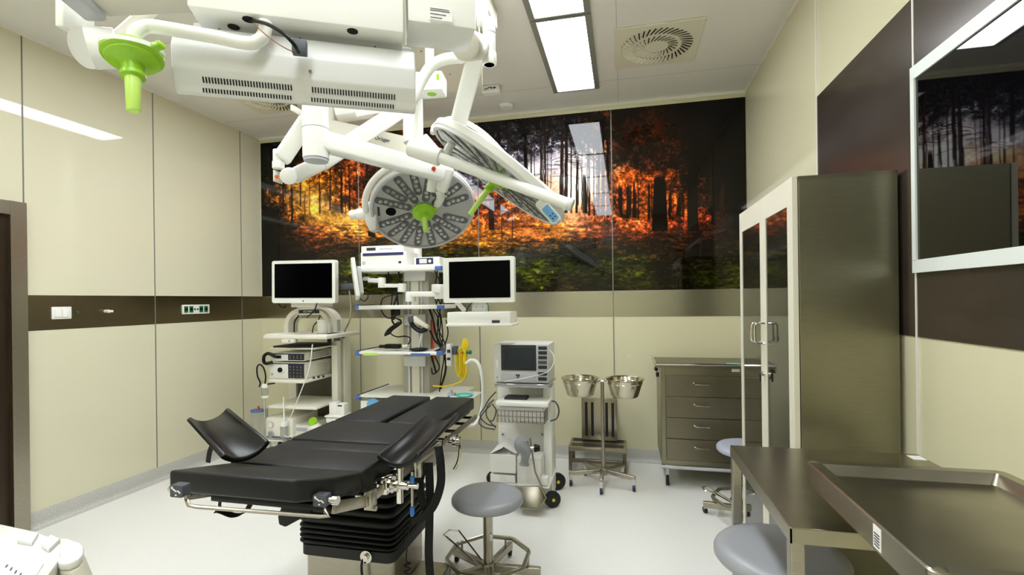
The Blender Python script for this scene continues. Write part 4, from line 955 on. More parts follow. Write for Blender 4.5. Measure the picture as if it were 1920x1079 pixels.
# bow-shaped guard over the back of the lamp
cpts = [P(811, 250, 2.14), P(815, 236, 2.16), P(830, 227, 2.18), P(852, 223, 2.2), P(882, 234, 2.2), P(912, 255, 2.2), P(943, 287, 2.18), P(962, 308, 2.15)]
MB().tube(cpts, .0115, 10).build('guard_bow', 'white', t)
jp = P(917, 80, 1.85)
MB().cyl(vx(jp, 122), vx(jp, 36), .0235, n=24, bev=.004).cyl(vx(jp, 122), vx(jp, 99), .027, n=24, bev=.004).build('vertical_joint', 'white', t)
MB().cyl(vx(jp, 62), vx(jp, 64), .0245, n=24).build('joint_seam', 'light_grey', t)
q = P(887, 86, 1.78); MB().cyl(P(872, 84, 1.62), P(897, 88, 1.86), .05, .046, n=32, bev=.012).build('pivot_drum', 'cream', t)
MB().cyl(P(889, 73, 1.75), P(889, 73, 1.72), .010).build('pivot_cap', 'white', t)
MB().beam(P(905, 50, 1.84), P(917, 50, 1.84), .03, .05, bev=.006).beam(P(900, 98, 1.84), P(917, 108, 1.84), .03, .025, bev=.004).build('joint_bracket', 'white', t)
MB().beam(P(905, 46, 1.86), P(900, -40, 1.86), .045, .05, up=Fw).build('hanger', 'white', t)
MB().cyl(P(900, -40, 1.86), Vector((P(900, -40, 1.86).x, P(900, -40, 1.86).y, CEIL)), .03).build('ceiling_tube', 'white', t)
MB().beam(P(893, 104, 1.90), P(857, 240, 2.16), .05, .070, up=Rt, bev=.012).build('drop_arm', 'white', t, smooth=50)
MB().tube([P(857, 236, 2.16), P(850, 262, 2.14), P(838, 284, 2.12), P(852, 260, 2.1)], .018, 8).build('neck', 'grey_white', t)
MB().beam(P(1000, 338, 2.12), P(1062, 392, 2.1), .05, .035, up=-N2, bev=.01, w2=.035).build('lamp_arm_stub', 'white', t, smooth=50)
# control panel on the lamp edge
pa, pb = P(1013, 380, 1.9), P(1042, 412, 1.9); pd = (pb-pa).normalized(); pn = tc; Mx = frame(pn, pd)
cpn = MB().rrect((pa+pb)/2, (pb-pa).length/2+.01, .022, .012, .022, Mx).build('control_panel', 'white', t, smooth=50)
fo = (pa+pb)/2+Mx.to_3x3().col[2]*.0117
MB().rrect(fo+pd*.012, .034, .015, .004, .001, Mx).build('keypad', 'sky', cpn)
MB().lathe([(0, 0), (.011, 0), (.011, .003), (0, .003)], T(fo-pd*.036, Mx), 20).build('power_key', 'lime', cpn)
kk = MB()
for i in range(4):
    for j_ in (-1, 1): kk.box(fo+pd*(-.010+i*.014)+Mx.to_3x3().col[1]*j_*.006+Mx.to_3x3().col[2]*.001, (.006, .005, .001), Mx)
kk.build('key_symbol', 'inkblue', cpn)

# --- tube handle and curved arm
t = thing('boom_handle_bar', 'long white tubular bar hanging from a curved arm across both surgical lamps', 'handle bar', tuple(P(770, 278, 1.9)))
MB().cyl(P(768, 276, 1.9), P(826, 296, 1.88), .034, n=28, bev=.006).build('grip_sleeve', 'white', t)
MB().cyl(P(822, 295, 1.88), P(1066, 383, 1.78), .0215, n=24).build('bar_tube', 'white', t)
MB().cyl(P(1064, 382, 1.781), P(1074, 385.5, 1.777), .0235, n=24, bev=.004).build('end_cap', 'grey_white', t)
MB().tube([P(860, 108, 1.92), P(832, 112, 1.92), P(808, 125, 1.92), P(791, 150, 1.92), P(778, 180, 1.92), P(768, 200, 1.92), P(766, 235, 1.91), P(767, 268, 1.9)], .0215, 12).build('curved_arm', 'white', t)
MB().beam(P(858, 108, 1.92), P(880, 95, 1.86), .04, .05).build('arm_root', 'white', t)

# ================================================================== ENDOSCOPY CART
YC = 3.45
t = thing('endoscopy_cart', 'white endoscopy cart with arched frame and black-screened monitor on top', 'medical cart', (-2.7, 3.65, 0))
def frnt(u, v, Y=YC): return at(u, v, Y=Y)
# monitor
mo = MB(); a = frnt(513, 491, 3.42); b = frnt(632, 568, 3.42); cc = (a+b)/2; rl = Matrix.Rotation(.012, 4, 'Y')
hw, hh = (b.x-a.x)/2, (a.z-b.z)/2
mn = MB().rrect((cc.x, 3.42, cc.z), hw, hh, .018, .045, rl @ MXZ).build('monitor', 'white', t, smooth=50)
MB().box((cc.x, 3.396, cc.z+.008), (hw*2-.052, .002, hh*2-.066), rl).build('monitor_screen', 'screen', mn)
MB().cyl((cc.x, 3.3965, cc.z-hh+.016), (cc.x, 3.398, cc.z-hh+.016), .006).build('monitor_button', 'ink', mn)
MB().slab(545, 560, 590, 576, 3.45, 3.52, .006).slab(556, 570, 600, 577, 3.46, 3.64, .004).build('monitor_mount', 'ivory', t)
# arch
za = frnt(580, 583, 3.6).z
ar = MB()
def archpath(ul, ur, vt, Y, vb):
    L_ = at(ul, 700, Y=Y).x; R_ = at(ur, 700, Y=Y).x; zt = at((ul+ur)/2, vt, Y=Y).z; zb = at(ur, vb, Y=Y).z; r = .13
    p = [Vector((L_, Y, at(ul, 640, Y=Y).z))]
    p += [Vector((L_+r-r*math.cos(a), Y, zt-r+r*math.sin(a))) for a in [math.pi/2*k/8 for k in range(9)]]
    p += [Vector((R_-r+r*math.sin(a), Y, zt-r+r*math.cos(a))) for a in [math.pi/2*k/8 for k in range(9)]]
    p += [Vector((R_, Y, zb))]; return p
def sweep(mb, path, wx, wy, bev=.006):
    vs = []; N = len(path)
    for i, p in enumerate(path):
        d = (path[min(i+1, N-1)]-path[max(i-1, 0)]).normalized(); s_ = d.cross(Y3).normalized()
        vs += [p+s_*a*wx/2+Y3*b*wy/2 for a, b in ((-1, -1), (1, -1), (1, 1), (-1, 1))]
    mb._f(vs, [(i*4+j, i*4+(j+1) % 4, (i+1)*4+(j+1) % 4, (i+1)*4+j) for i in range(N-1) for j in range(4)]+[(3, 2, 1, 0), tuple(range((N-1)*4, N*4))]); return mb
sweep(MB(), archpath(541, 619, 583, 3.62, 640), .035, .05).build('arch_frame', 'ivory', t, smooth=35)
sweep(MB(), archpath(548, 633, 584, 3.86, 800), .06, .09).build('arch_frame', 'ivory', t, smooth=35)
MB().slab(621, 640, 634, 796, 3.70, 3.76, .004).slab(636, 632, 648, 800, 3.80, 3.9, .006).build('side_post', 'ivory', t)
MB().slab(632, 600, 636, 800, 3.8, 3.84).build('post_groove', 'light_grey', t)
bd = MB().slab(560, 581.5, 598, 588, 3.590, 3.596, 0).build('badge', 'ink', t)
q = at(579, 584.8, Y=3.589); text('badge_lettering', 'OLYMPUS', .024, (q.x, 3.589, q.z), X3, Z3, 'paper', t)
MB().slab(540, 640, 556, 790, 3.9, 3.93).build('back_panel', 'ivory', t)
MB().slab(556, 642, 632, 800, 3.93, 3.95).build('rear_panel', 'dark_panel', t)
# shelves
def shelf(u0, v0, u1, v1, Ya, Yb, name='shelf', m='ivory'):
    return MB().slab(u0, v0, u1, v1, Ya, Yb, .008, 3).build(name, m, t, smooth=40)
shelf(493, 629, 612, 637, 3.36, 3.85)
MB().slab(527, 637, 551, 644, 3.34, 3.37, .006).build('handle_lock', 'ivory', t); q = frnt(542, 640, 3.335); MB().cyl((q.x, 3.335, q.z), (q.x, 3.345, q.z), .009).build('lock_ring', 'light_grey', t)
MB().slab(497, 626, 530, 631, 3.45, 3.6, .003).build('shelf_lip', 'white', t)
shelf(504, 653, 590, 656, 3.40, 3.80, 'keyboard_tray'); MB().slab(512, 649, 586, 653, 3.44, 3.75, .002).build('keyboard', 'ink', t)
shelf(502, 712, 572, 720, 3.42, 3.88); shelf(502, 761, 592, 770, 3.44, 3.88)
MB().slab(499, 826, 640, 836, 3.44, 3.95, .01).build('base', 'ivory', t)
for x, y in ((499, 3.5), (575, 3.5), (520, 3.9), (620, 3.9)):
    p = at(x+6, 836, Y=y); zz = at(499, 836, Y=3.44).z
    M, W = caster(p.x, y, .045, zz+.01); cc_ = M.build('caster', 'light_grey', t); W.build('wheel', 'rubber', cc_)
for k in range(3): MB().slab(586+9*k, 707-1.3*k, 589+9*k, 711-1.3*k, 3.42, 3.43).build('shelf_clip', 'ink', t)
# devices
def device(name, label, u0, v0, u1, v1, Ya, Yb, faceu, stripe):
    d = thing(name, label, 'medical device', tuple(at((u0+u1)/2, v1, Y=Ya)), 0, 'processors on the endoscopy cart')
    a = at(u0, v0, Y=Ya); b = at(u1, v1, Y=Ya)
    MB().bb((a.x, Ya, a.z), (b.x, Yb, b.z), .004).build('case', 'ivory', d, smooth=30)
    MB().bb((a.x, Ya-.004, a.z), (b.x, Ya, b.z), .002).build('front_panel', 'white', d)
    c = at(faceu, v0, Y=Ya).x
    fp = MB().bb((c, Ya-.006, a.z-.012), (b.x-.003, Ya-.003, b.z+.006)).build('control_face', 'ink', d)
    MB().bb((a.x, Ya-.0055, a.z-.012), (b.x, Ya-.003, a.z-.004)).build('blue_stripe', 'inkblue', d)
    ks = MB()
    for i in range(4):
        for j in range(stripe): ks.bb((c+.015+i*(b.x-c)/4.6, Ya-.0075, b.z+.02+j*(a.z-b.z-.03)/stripe), (c+.022+i*(b.x-c)/4.6, Ya-.006, b.z+.026+j*(a.z-b.z-.03)/stripe), .001)
    ks.build('key', 'light_grey', fp)
    return d, a, b
d, a, b = device('video_processor', 'upper black-and-white processor with coiled black plug on the endoscopy cart', 508, 662, 572, 677.5, 3.46, 3.86, 541, 2)
MB().bb((a.x+.055, 3.445, (a.z+b.z)/2-.012), (a.x+.1, 3.456, (a.z+b.z)/2+.012), .003).build('plug_socket', 'black', d)
MB().tube([(a.x+.06, 3.44, (a.z+b.z)/2), (a.x+.01, 3.42, (a.z+b.z)/2+.03), (a.x-.03, 3.42, (a.z+b.z)/2+.01), (a.x-.035, 3.42, (a.z+b.z)/2-.035), (a.x-.01, 3.42, b.z-.02), (a.x+.03, 3.44, b.z-.01)], .013, 8).build('scope_plug', 'black', d)
sv = MB()
for i in range(12):
    for j in range(4): sv.bb((b.x-.0005, 3.52+i*.022, b.z+.015+j*.015), (b.x+.0008, 3.536+i*.022, b.z+.021+j*.015))
sv.build('side_vent', 'slate', d, smooth=0)
d, a, b = device('light_source', 'lower cream light source with round black lamp socket on the endoscopy cart', 506, 680, 572, 711.5, 3.46, 3.86, 541, 4)
q = Vector(((a.x+b.x)/2-.052, 3.455, (a.z+b.z)/2+.008)); MB().cyl(q, q-Y3*.012, .035, .03, n=24).build('lamp_socket', 'white', d); MB().cyl(q-Y3*.012, q-Y3*.02, .02, n=20).build('socket_core', 'black', d)
q = Vector((a.x+.022, 3.454, b.z+.035)); MB().cyl(q, q-Y3*.006, .011).build('round_button', 'light_grey', d)
MB().bb((b.x-.001, 3.6, b.z+.02), (b.x+.003, 3.76, a.z-.03), .001).build('side_panel', 'cream', d)
# lower devices
d = thing('suction_pump', 'white suction pump with two dial gauges low on the endoscopy cart', 'medical device', tuple(at(525, 826, Y=3.46)))
a = at(498, 783, Y=3.46); b = at(549, 825, Y=3.46)
MB().bb((a.x, 3.46, a.z), (b.x, 3.8, b.z), .008).build('case', 'ivory', d)
for v in (797, 814):
    q = at(508, v, Y=3.458); MB().cyl(q, q-Y3*.008, .026, n=28).build('dial_rim', 'light_grey', d); MB().cyl(q-Y3*.007, q-Y3*.0095, .021, n=28).build('dial_face', 'paper' if v < 800 else 'pad_grey', d)
MB().bb((a.x+.01, 3.457, b.z+.008), (b.x-.01, 3.46, b.z+.018)).build('blue_stripe', 'inkblue', d)
q = at(533, 810, Y=3.43); MB().cyl((q.x, 3.43, q.z-.06), (q.x, 3.43, q.z+.045), .03, n=24).build('water_jar', 'clear', d); MB().cyl((q.x, 3.43, q.z+.045), (q.x, 3.43, q.z+.085), .028, .022, n=20).build('jar_lid', 'white', d)
MB().cyl((q.x, 3.43, q.z+.08), (q.x-.003, 3.43, q.z+.28), .007, .004, n=10).build('thin_tube', 'white', d)
MB().tube([at(586, 646, Y=3.34), at(580, 690, Y=3.34), at(566, 730, Y=3.36), at(545, 782, Y=3.40), at(534, 800, Y=3.41), at(532, 815, Y=3.41), at(540, 820, Y=3.40), at(552, 816, Y=3.40)], .004, 8).build('white_hose', 'white', t)
d = thing('electrosurgical_box', 'small cream generator box right of the suction pump', 'medical device', tuple(at(565, 826, Y=3.5)))
a = at(552, 797, Y=3.5); b = at(580, 826, Y=3.5)
MB().bb((a.x, 3.5, a.z), (b.x, 3.8, b.z), .005).build('case', 'ivory', d); MB().bb((a.x+.02, 3.497, a.z-.05), (b.x-.02, 3.5, a.z-.02)).build('label_sticker', 'light_grey', d)
MB().cyl(at(562, 824, Y=3.49), at(562, 824, Y=3.44), .025, n=20).build('knob', 'black', d); MB().bb(at(552, 812, Y=3.498), at(572, 822, Y=3.49)).build('connector_plate', 'ivory', d)
d = thing('wash_bottle', 'white bottle with bright green cap on the endoscopy cart base', 'bottle', tuple(at(594, 820, Y=3.5)))
q = at(592, 824, Y=3.5); MB().lathe([(0, 0), (.05, 0), (.055, .01), (.055, .10), (.02, .13), (.02, .145), (0, .145)], T(q), 28).build('bottle_body', 'white', d)
q2 = at(587, 791, Y=3.49); MB().lathe([(0, -.004), (.034, -.004), (.037, 0), (.034, .012), (0, .014)], T(q2, frame((0.1, -.9, .5))), 28).build('green_cap', 'lime', d); MB().cyl(q2, q+Z3*.14, .01).build('bottle_neck', 'white', d)
d = thing('supply_bin', 'white plastic bin with cartons hung on the right of the endoscopy cart', 'bin', tuple(at(631, 800, Y=3.55)))
MB().slab(611, 784, 648, 795, 3.50, 3.62, .006).slab(608, 780, 650, 785, 3.49, 3.63, .004).build('bin', 'white', d)
MB().slab(617, 755, 631, 782, 3.53, 3.6, .002).slab(631, 758, 645, 782, 3.53, 3.6, .002).build('carton_pack', 'carton', d)
MB().slab(633, 760, 641, 763, 3.528, 3.53).build('carton_print', 'ink', d)
d = thing('cleaning_tub', 'white lidded tub hanging inside the arch of the endoscopy cart', 'tub', tuple(at(607, 628, Y=3.6)))
q = at(607, 626, Y=3.6); zt_ = at(607, 603, Y=3.6).z; MB().cyl(q, (q.x, 3.6, zt_), .047, .05, n=28).build('tub_body', 'white', d); MB().cyl((q.x, 3.6, zt_), (q.x, 3.6, zt_+.014), .055, n=28, bev=.003).build('tub_lid', 'white_gloss', d)
MB().slab(594, 626, 622, 631, 3.53, 3.7, .003).slab(613, 626, 618, 645, 3.5, 3.53, .002).build('clamp_rack', 'black', t)
# scope holder (grey camera head) and pole
d = MB()
d.beam(at(636, 538, Y=3.5), at(665, 537, Y=3.5), .03, .045, bev=.006).cyl(at(627, 538, Y=3.5), at(640, 538, Y=3.5), .016, .02)
for k in range(5): d.bb(at(637+k*6, 530, Y=3.49), at(641+k*6, 534, Y=3.52), .003)
g_ = thing('scope_holder', 'dark grey endoscope holder on a bent metal pole beside the monitor', 'holder', tuple(at(646, 640, Y=3.8)))
d.build('holder_clamp', 'slate', g_)
MB().tube([at(655, 545, Y=3.5), at(658, 570, Y=3.55), at(656, 600, Y=3.6), at(648, 618, Y=3.7), at(643, 632, Y=3.8)], .007, 8).build('bent_pole', 'steel', g_)
MB().cyl(at(643, 628, Y=3.8), at(643, 634, Y=3.8), .016).build('pole_clamp', 'black', g_)
# cables of the cart
cb = MB(); cb.tube([at(522, 566, Y=3.5), at(526, 575, Y=3.5), at(534, 577, Y=3.5), at(536, 572, Y=3.5)], .005, 6); cb.build('video_cable', 'black', t)
MB().tube([at(595, 568, Y=3.44), at(590, 582, Y=3.42), at(582, 590, Y=3.42), at(575, 596, Y=3.42)], .005, 6).build('video_cable', 'black', t)
MB().tube([at(602, 588, Y=3.6), at(596, 602, Y=3.62), at(588, 612, Y=3.64), at(585, 630, Y=3.66)], .005, 6).build('video_cable', 'black', t)
MB().tube([at(560, 592, Y=3.64), at(552, 606, Y=3.66), at(552, 632, Y=3.66)], .006, 6).build('video_cable', 'black', t)
# jar on a hook, suction canister
d = thing('hanging_jar', 'small clear jar hanging from a black looped tube left of endoscopy cart', 'jar', tuple(at(495, 745, Y=3.4)))
q = at(497, 745, Y=3.4); MB().cyl(q, at(497, 726, Y=3.4), .026, n=24).build('jar_body', 'clear', d); MB().cyl(at(497, 727, Y=3.4), at(497, 720, Y=3.4), .027, .02, n=24).cyl(at(497, 746, Y=3.4), at(497, 742, Y=3.4), .027).build('jar_lid', 'white', d)
MB().tube([at(497, 720, Y=3.4), at(498, 705, Y=3.4), at(494, 690, Y=3.4), at(487, 684, Y=3.4), at(482, 690, Y=3.4), at(483, 706, Y=3.4), at(488, 718, Y=3.4), at(486, 726, Y=3.4)], .006, 8).build('black_tube', 'black', d)
MB().beam(at(500, 721, Y=3.4), at(516, 719, Y=3.45), .012, .012).build('hook', 'black', d)
d = thing('suction_canister', 'clear suction canister with blue lid on a rail left of endoscopy cart', 'canister', tuple(at(483, 822, Y=3.45)))
q = at(484, 822, Y=3.45); zt_ = at(484, 772, Y=3.45).z; MB().cyl(q, (q.x, 3.45, zt_), .042, .05, n=28).build('canister_body', 'clear', d); MB().cyl((q.x, 3.45, zt_), (q.x, 3.45, zt_+.014), .056, n=28, bev=.003).build('canister_lid', 'blue', d)
MB().cyl((q.x+.01, 3.45, zt_), (q.x+.005, 3.45, zt_+.045), .012, .006).build('lid_port', 'red', d)
MB().bb(at(494, 768, Y=3.44), at(503, 784, Y=3.48), .004).build('rail_clamp', 'light_grey', d)
MB().cyl(at(496, 746, Y=3.42), at(496, 784, Y=3.42), .006).build('rail_pole', 'chrome', d)

# ================================================================== EQUIPMENT TOWER
YT = 3.45
t = thing('equipment_tower', 'ceiling-hung equipment tower with grey column and blue-cornered white shelves', 'equipment tower', (-1.75, 3.7, .4))
zt_ = at(780, 500, Y=3.7).z; zb_ = at(780, 765, Y=3.7).z
MB().slab(754, 506, 806, 752, 3.62, 3.86, .01).build('column', 'tower_grey', t, smooth=40)
MB().slab(763, 506, 769, 740, 3.605, 3.62).slab(788, 506, 793, 740, 3.605, 3.62).build('column_rail', 'grey_white', t, smooth=0)
MB().slab(770, 506, 787, 740, 3.612, 3.62).build('column_cover', 'cream', t, smooth=0)
MB().slab(808, 600, 811, 680, 3.66, 3.7).build('red_strip', 'red', t, smooth=0)
for v in (507, 590, 668): MB().slab(757, v, 797, v+20, 3.585, 3.61, .004).build('shelf_bracket', 'grey_white', t, smooth=40)
kx = at(781, 500, Y=3.74); MB().cyl((kx.x, 3.74, zt_-.05), (kx.x, 3.74, CEIL), .045, n=24).build('ceiling_tube', 'white', t)
for (v0, v1, u0, u1, Ya, Yb) in ((500, 506, 664, 826, 3.45, 3.8), (573.5, 579.5, 666, 830, 3.45, 3.75), (660, 666.5, 667, 829, 3.40, 3.85), (744, 751, 667, 850, 3.40, 3.95)):
    s_ = MB().slab(u0, v0, u1, v1, Ya, Yb, .003).build('shelf', 'white', t, smooth=40)
    MB().slab(u0-1, v0-.8, u0+6, v1+.8, Ya-.004, Ya+.03, .003).build('corner_guard', 'blue', s_)
    MB().slab(u1-11, v0-.8, u1+1, v1+.8, Ya-.004, Ya+.03, .003).build('corner_guard', 'blue', s_)
    p = at(u0, v0, Y=Ya); MB().bb((p.x-.006, Ya+.02, p.z-.01), (p.x, Yb, p.z+.006)).build('side_rail', 'ink', s_)
MB().slab(681, 662, 706, 667, 3.392, 3.398).build('label_holder', 'lime_pale', t, smooth=0); MB().slab(770, 663, 806, 668, 3.392, 3.398).build('label_holder', 'blue', t, smooth=0)
db = MB().slab(676, 752, 812, 800, 3.42, 3.95, .004).build('drawer_box', 'white', t, smooth=0)
q = at(700, 761, Y=3.418); MB().cyl(q, q-Y3*.002, .055, n=32).build('round_sticker', 'sky', db)
# things on the shelves
def rackbox(name, label, u0, v0, u1, v1, Ya, Yb, m='white'):
    d = thing(name, label, 'medical device', tuple(at((u0+u1)/2, v1, Y=Ya)))
    MB().slab(u0, v0, u1, v1, Ya, Yb, .004).build('case', m, d, smooth=30); return d
d = rackbox('video_recorder', 'flat white recorder box topmost in the stack on the tower', 677, 462.5, 757, 472.5, 3.52, 3.78)
MB().slab(687, 465, 704, 470, 3.517, 3.52, .002).build('disc_slot', 'ink', d); MB().slab(711, 466.6, 736, 467.6, 3.518, 3.52).build('front_line', 'light_grey', d)
d = rackbox('camera_control_unit', 'large white box under the recorder on the tower top shelf', 676, 474, 762, 499.5, 3.48, 3.78)
MB().slab(680, 475.5, 756, 478, 3.477, 3.48).build('blue_stripe', 'inkblue', d); q = at(682, 494, Y=3.478); MB().cyl(q, q-Y3*.003, .014).build('round_port', 'light_grey', d); MB().slab(747, 490, 752, 494, 3.477, 3.48).build('small_port', 'ink', d)
d = rackbox('infusion_controller', 'small white controller with blue keypad on the tower top shelf', 776, 483, 824, 498.5, 3.46, 3.66)
MB().slab(780, 484.5, 812, 495.5, 3.457, 3.46).build('keypad', 'inkblue', d); MB().slab(786, 486, 800, 494, 3.454, 3.457).build('display', 'paper', d); q = at(806, 490, Y=3.455); MB().cyl(q, q-Y3*.003, .012).build('dial', 'paper', d)
# side monitor seen from its edge
d = thing('side_monitor', 'thin white monitor seen edge-on at the left of the tower', 'monitor', tuple(at(668, 555, Y=3.35)))
e0, e1 = at(659, 490, Y=3.3), at(668, 560, Y=3.3)
MB().beam(at(661, 490, Y=3.32), at(671, 560, Y=3.32), .028, .36, up=(-.62, 1, 0), bev=.005).build('monitor_body', 'white', d, smooth=40)
MB().beam(at(672, 504, Y=3.42), at(678, 552, Y=3.42), .03, .2, up=(-.62, 1, 0), bev=.006).build('back_cover', 'grey_white', d, smooth=40)
ab = MB(); ab.cyl(at(682, 523, Y=3.5), at(692, 523, Y=3.5), .016).beam(at(692, 526, Y=3.5), at(712, 527, Y=3.5), .05, .035, bev=.006).cyl(at(716, 540, Y=3.5), at(716, 521, Y=3.5), .03, bev=.003).beam(at(716, 536, Y=3.5), at(752, 536, Y=3.55), .04, .03, bev=.006).cyl(at(754, 548, Y=3.55), at(754, 532, Y=3.55), .035, bev=.003)
ab.build('monitor_arm', 'white', d, smooth=40)
MB().tube([at(675, 560, Y=3.42), at(682, 565, Y=3.44), at(689, 560, Y=3.45), at(690, 552, Y=3.46)], .004, 6).build('cable', 'black', d)
# monitor on the right with keyboard tray
YM = 3.10
d = thing('display_monitor', 'white-framed black monitor with keyboard tray on an arm right of tower', 'monitor', tuple(at(898, 614, Y=YM)))
a = at(833, 485, Y=YM); b = at(966, 567, Y=YM); cc = (a+b)/2; hw, hh = (b.x-a.x)/2, (a.z-b.z)/2
mm = MB().rrect((cc.x, YM, cc.z), hw, hh, .012, .05, MXZ).build('monitor_frame', 'white', d, smooth=50)
MB().slab(841.5, 491.5, 957, 558, YM-.0275, YM-.024).build('monitor_screen', 'screen', mm, smooth=0)
MB().slab(912, 481.5, 928, 485, YM, YM+.02, .002).build('monitor_sensor', 'white', mm)
kt = MB().slab(838, 586, 957, 608, YM-.08, YM+.12, .006).slab(836, 608, 960, 613, YM-.1, YM+.12, .004).build('keyboard_tray', 'white', d, smooth=40)
MB().slab(922, 601, 937, 606, YM-.083, YM-.08, .001).build('drawer_latch', 'ink', kt)
MB().slab(884, 562, 912, 588, YM+.02, YM+.05, .004).build('mount_plate', 'grey_white', d); MB().beam(at(850, 560, Y=YM+.05), at(872, 584, Y=YM+.05), .03, .03).build('tray_strut', 'white', d)
for u_ in (893, 905):
    for v_ in (567, 576): q = at(u_, v_, Y=YM+.019); MB().cyl(q, q-Y3*.004, .003, n=8).build('screw', 'ink', d)
MB().tube([at(887, 566, Y=YM+.015), at(879, 575, Y=YM), at(874, 586, Y=YM)], .004, 6).build('cable', 'black', d)
MB().tube([at(912, 567, Y=YM+.02), at(916, 575, Y=YM+.02), at(916, 586, Y=YM+.02)], .003, 6).build('earth_cable', 'green', d)
MB().beam(at(764, 552, Y=3.5), at(820, 552, Y=3.4), .05, .04, bev=.008).cyl(at(824, 545, Y=3.4), at(824, 561, Y=3.4), .035, bev=.004).beam(at(815, 541, Y=3.38), at(832, 542, Y=3.15), .05, .06, bev=.008).cyl(at(770, 550, Y=3.5), at(770, 566, Y=3.5), .04, bev=.004).build('monitor_arm', 'white', d, smooth=40)
# hand scanner on stand, power brick, cables
d = thing('barcode_scanner', 'cream and black hand scanner on a stand on the tower shelf', 'scanner', tuple(at(785, 656, Y=3.5)))
q = at(785, 656, Y=3.5); MB().lathe([(0, 0), (.072, 0), (.07, .008), (.02, .016), (0, .016)], T(q), 28).build('stand_base', 'black', d); MB().cyl(q+Z3*.01, at(792, 622, Y=3.5), .01).build('stand_pole', 'grey_white', d)
MB().tube([at(768, 600, Y=3.48), at(776, 613, Y=3.48), at(788, 621, Y=3.48), at(800, 618, Y=3.48)], .018, 8).build('scanner_cradle', 'black', d)
MB().beam(at(775, 597, Y=3.48), at(804, 615, Y=3.48), .05, .05, bev=.012, w2=.035, h2=.03).build('scanner_body', 'cream', d, smooth=50); MB().beam(at(767, 600, Y=3.48), at(778, 598, Y=3.48), .06, .05, bev=.01).build('scanner_nose', 'slate', d)
d = thing('power_adapter', 'black power adapter with coiled lead on the tower shelf', 'adapter', tuple(at(735, 655, Y=3.45)))
MB().slab(721, 646, 748, 654.5, 3.45, 3.5, .005).cyl(at(712, 650, Y=3.47), at(722, 650, Y=3.47), .012).build('adapter_body', 'black', d)
MB().tube([at(748, 651, Y=3.47), at(757, 650, Y=3.47), at(766, 645, Y=3.47), at(769, 635, Y=3.47), at(760, 631, Y=3.5), at(745, 632, Y=3.5), at(735, 628, Y=3.5), at(728, 620, Y=3.5)], .005, 6).build('adapter_lead', 'black', d)
MB().cyl(at(755, 650, Y=3.45), at(765, 649, Y=3.45), .012).build('plug', 'grey_white', d)
cb = MB()
for k in range(5):
    o = k*2.2
    cb.tube([at(742+o, 597+k, Y=3.52), at(752, 602+o*.6, Y=3.5), at(740-o*.4, 615+k, Y=3.49), at(722+o, 630-k, Y=3.48), at(728, 618+k, Y=3.5), at(748-o*.5, 604+k*2, Y=3.52)], .0055, 6)
cb.build('coiled_lead', 'black', d)
cbl = [[(745, 555), (738, 575), (735, 600), (742, 612)], [(740, 553), (718, 560), (715, 582), (728, 597), (745, 590), (750, 575)], [(728, 510), (732, 535), (735, 555), (733, 580)], [(747, 510), (750, 525), (744, 548), (746, 575), (738, 600)],
       [(815, 508), (824, 530), (816, 560), (826, 590), (830, 630), (826, 660)], [(820, 508), (816, 545), (826, 575), (820, 610), (836, 650), (834, 670)], [(805, 578), (812, 600), (818, 630), (830, 655), (836, 690), (826, 730)], [(812, 580), (822, 600), (820, 640), (832, 665), (828, 700), (824, 735)],
       [(824, 552), (818, 575), (826, 600), (824, 630), (832, 650)], [(809, 668), (815, 690), (818, 700)], [(815, 668), (824, 690), (812, 702), (809, 690)], [(829, 560), (826, 572), (818, 576)], [(806, 620), (816, 640), (828, 652), (815, 660)], [(836, 600), (840, 625), (834, 648)]]
for i, c in enumerate(cbl):
    Yc = 3.5+.02*(i % 4)
    MB().tube([at(u, v, Y=Yc+(.1 if 750 < u < 806 else 0)) for u, v in c], .005 if i % 3 else .008, 6).build('cable', 'black', t)
MB().slab(732, 578, 748, 592, 3.5, 3.53, .004).build('cable_block', 'black', t)
# gas clip, yellow hose
MB().slab(836, 646, 846, 687, 3.36, 3.42, .004).build('socket_block', 'grey_white', t); MB().slab(838, 656, 844, 662, 3.355, 3.36).slab(838, 671, 844, 676, 3.355, 3.36).build('socket_hole', 'ink', t)
MB().slab(848, 650, 856, 666, 3.38, 3.43, .004).build('rail_clamp', 'slate', t); MB().slab(826, 652, 838, 660, 3.42, 3.46).build('rail_clamp', 'slate', t)
d = thing('gas_hose', 'coiled yellow gas hose with green knob hanging right of the tower', 'hose', tuple(at(865, 720, Y=3.4)))
for k in range(5):
    cx_ = 858+k*3; MB().tube([at(cx_, 655, Y=3.4+.008*k), at(cx_-3, 668, Y=3.4+.008*k), at(cx_-2, 695, Y=3.4+.008*k), at(cx_+2, 706+k, Y=3.4+.008*k), at(cx_+5, 695, Y=3.4+.008*k), at(cx_+4, 668, Y=3.4+.008*k), at(cx_+1, 655, Y=3.4+.008*k)], .0055, 8).build('hose_loop', 'yellow', d)
MB().tube([at(875, 685, Y=3.41), at(874, 700, Y=3.41), at(866, 714, Y=3.42), at(850, 722, Y=3.45), at(830, 725, Y=3.5), at(812, 724, Y=3.55)], .006, 8).build('hose_tail', 'yellow', d)
MB().cyl(at(872, 682, Y=3.39), at(872, 655, Y=3.39), .016, bev=.004).beam(at(868, 655, Y=3.39), at(871, 638, Y=3.39), .012, .03, bev=.004).beam(at(876, 655, Y=3.39), at(874, 638, Y=3.39), .012, .03, bev=.004).beam(at(868, 637, Y=3.39), at(876, 637, Y=3.39), .012, .012).build('yellow_fitting', 'yellow', d)
MB().cyl(at(874, 661, Y=3.38), at(884, 661, Y=3.38), .012, .015, bev=.003).build('green_knob', 'green', d); MB().cyl(at(867, 662, Y=3.375), at(867, 662, Y=3.36), .008).build('red_button', 'red', d)
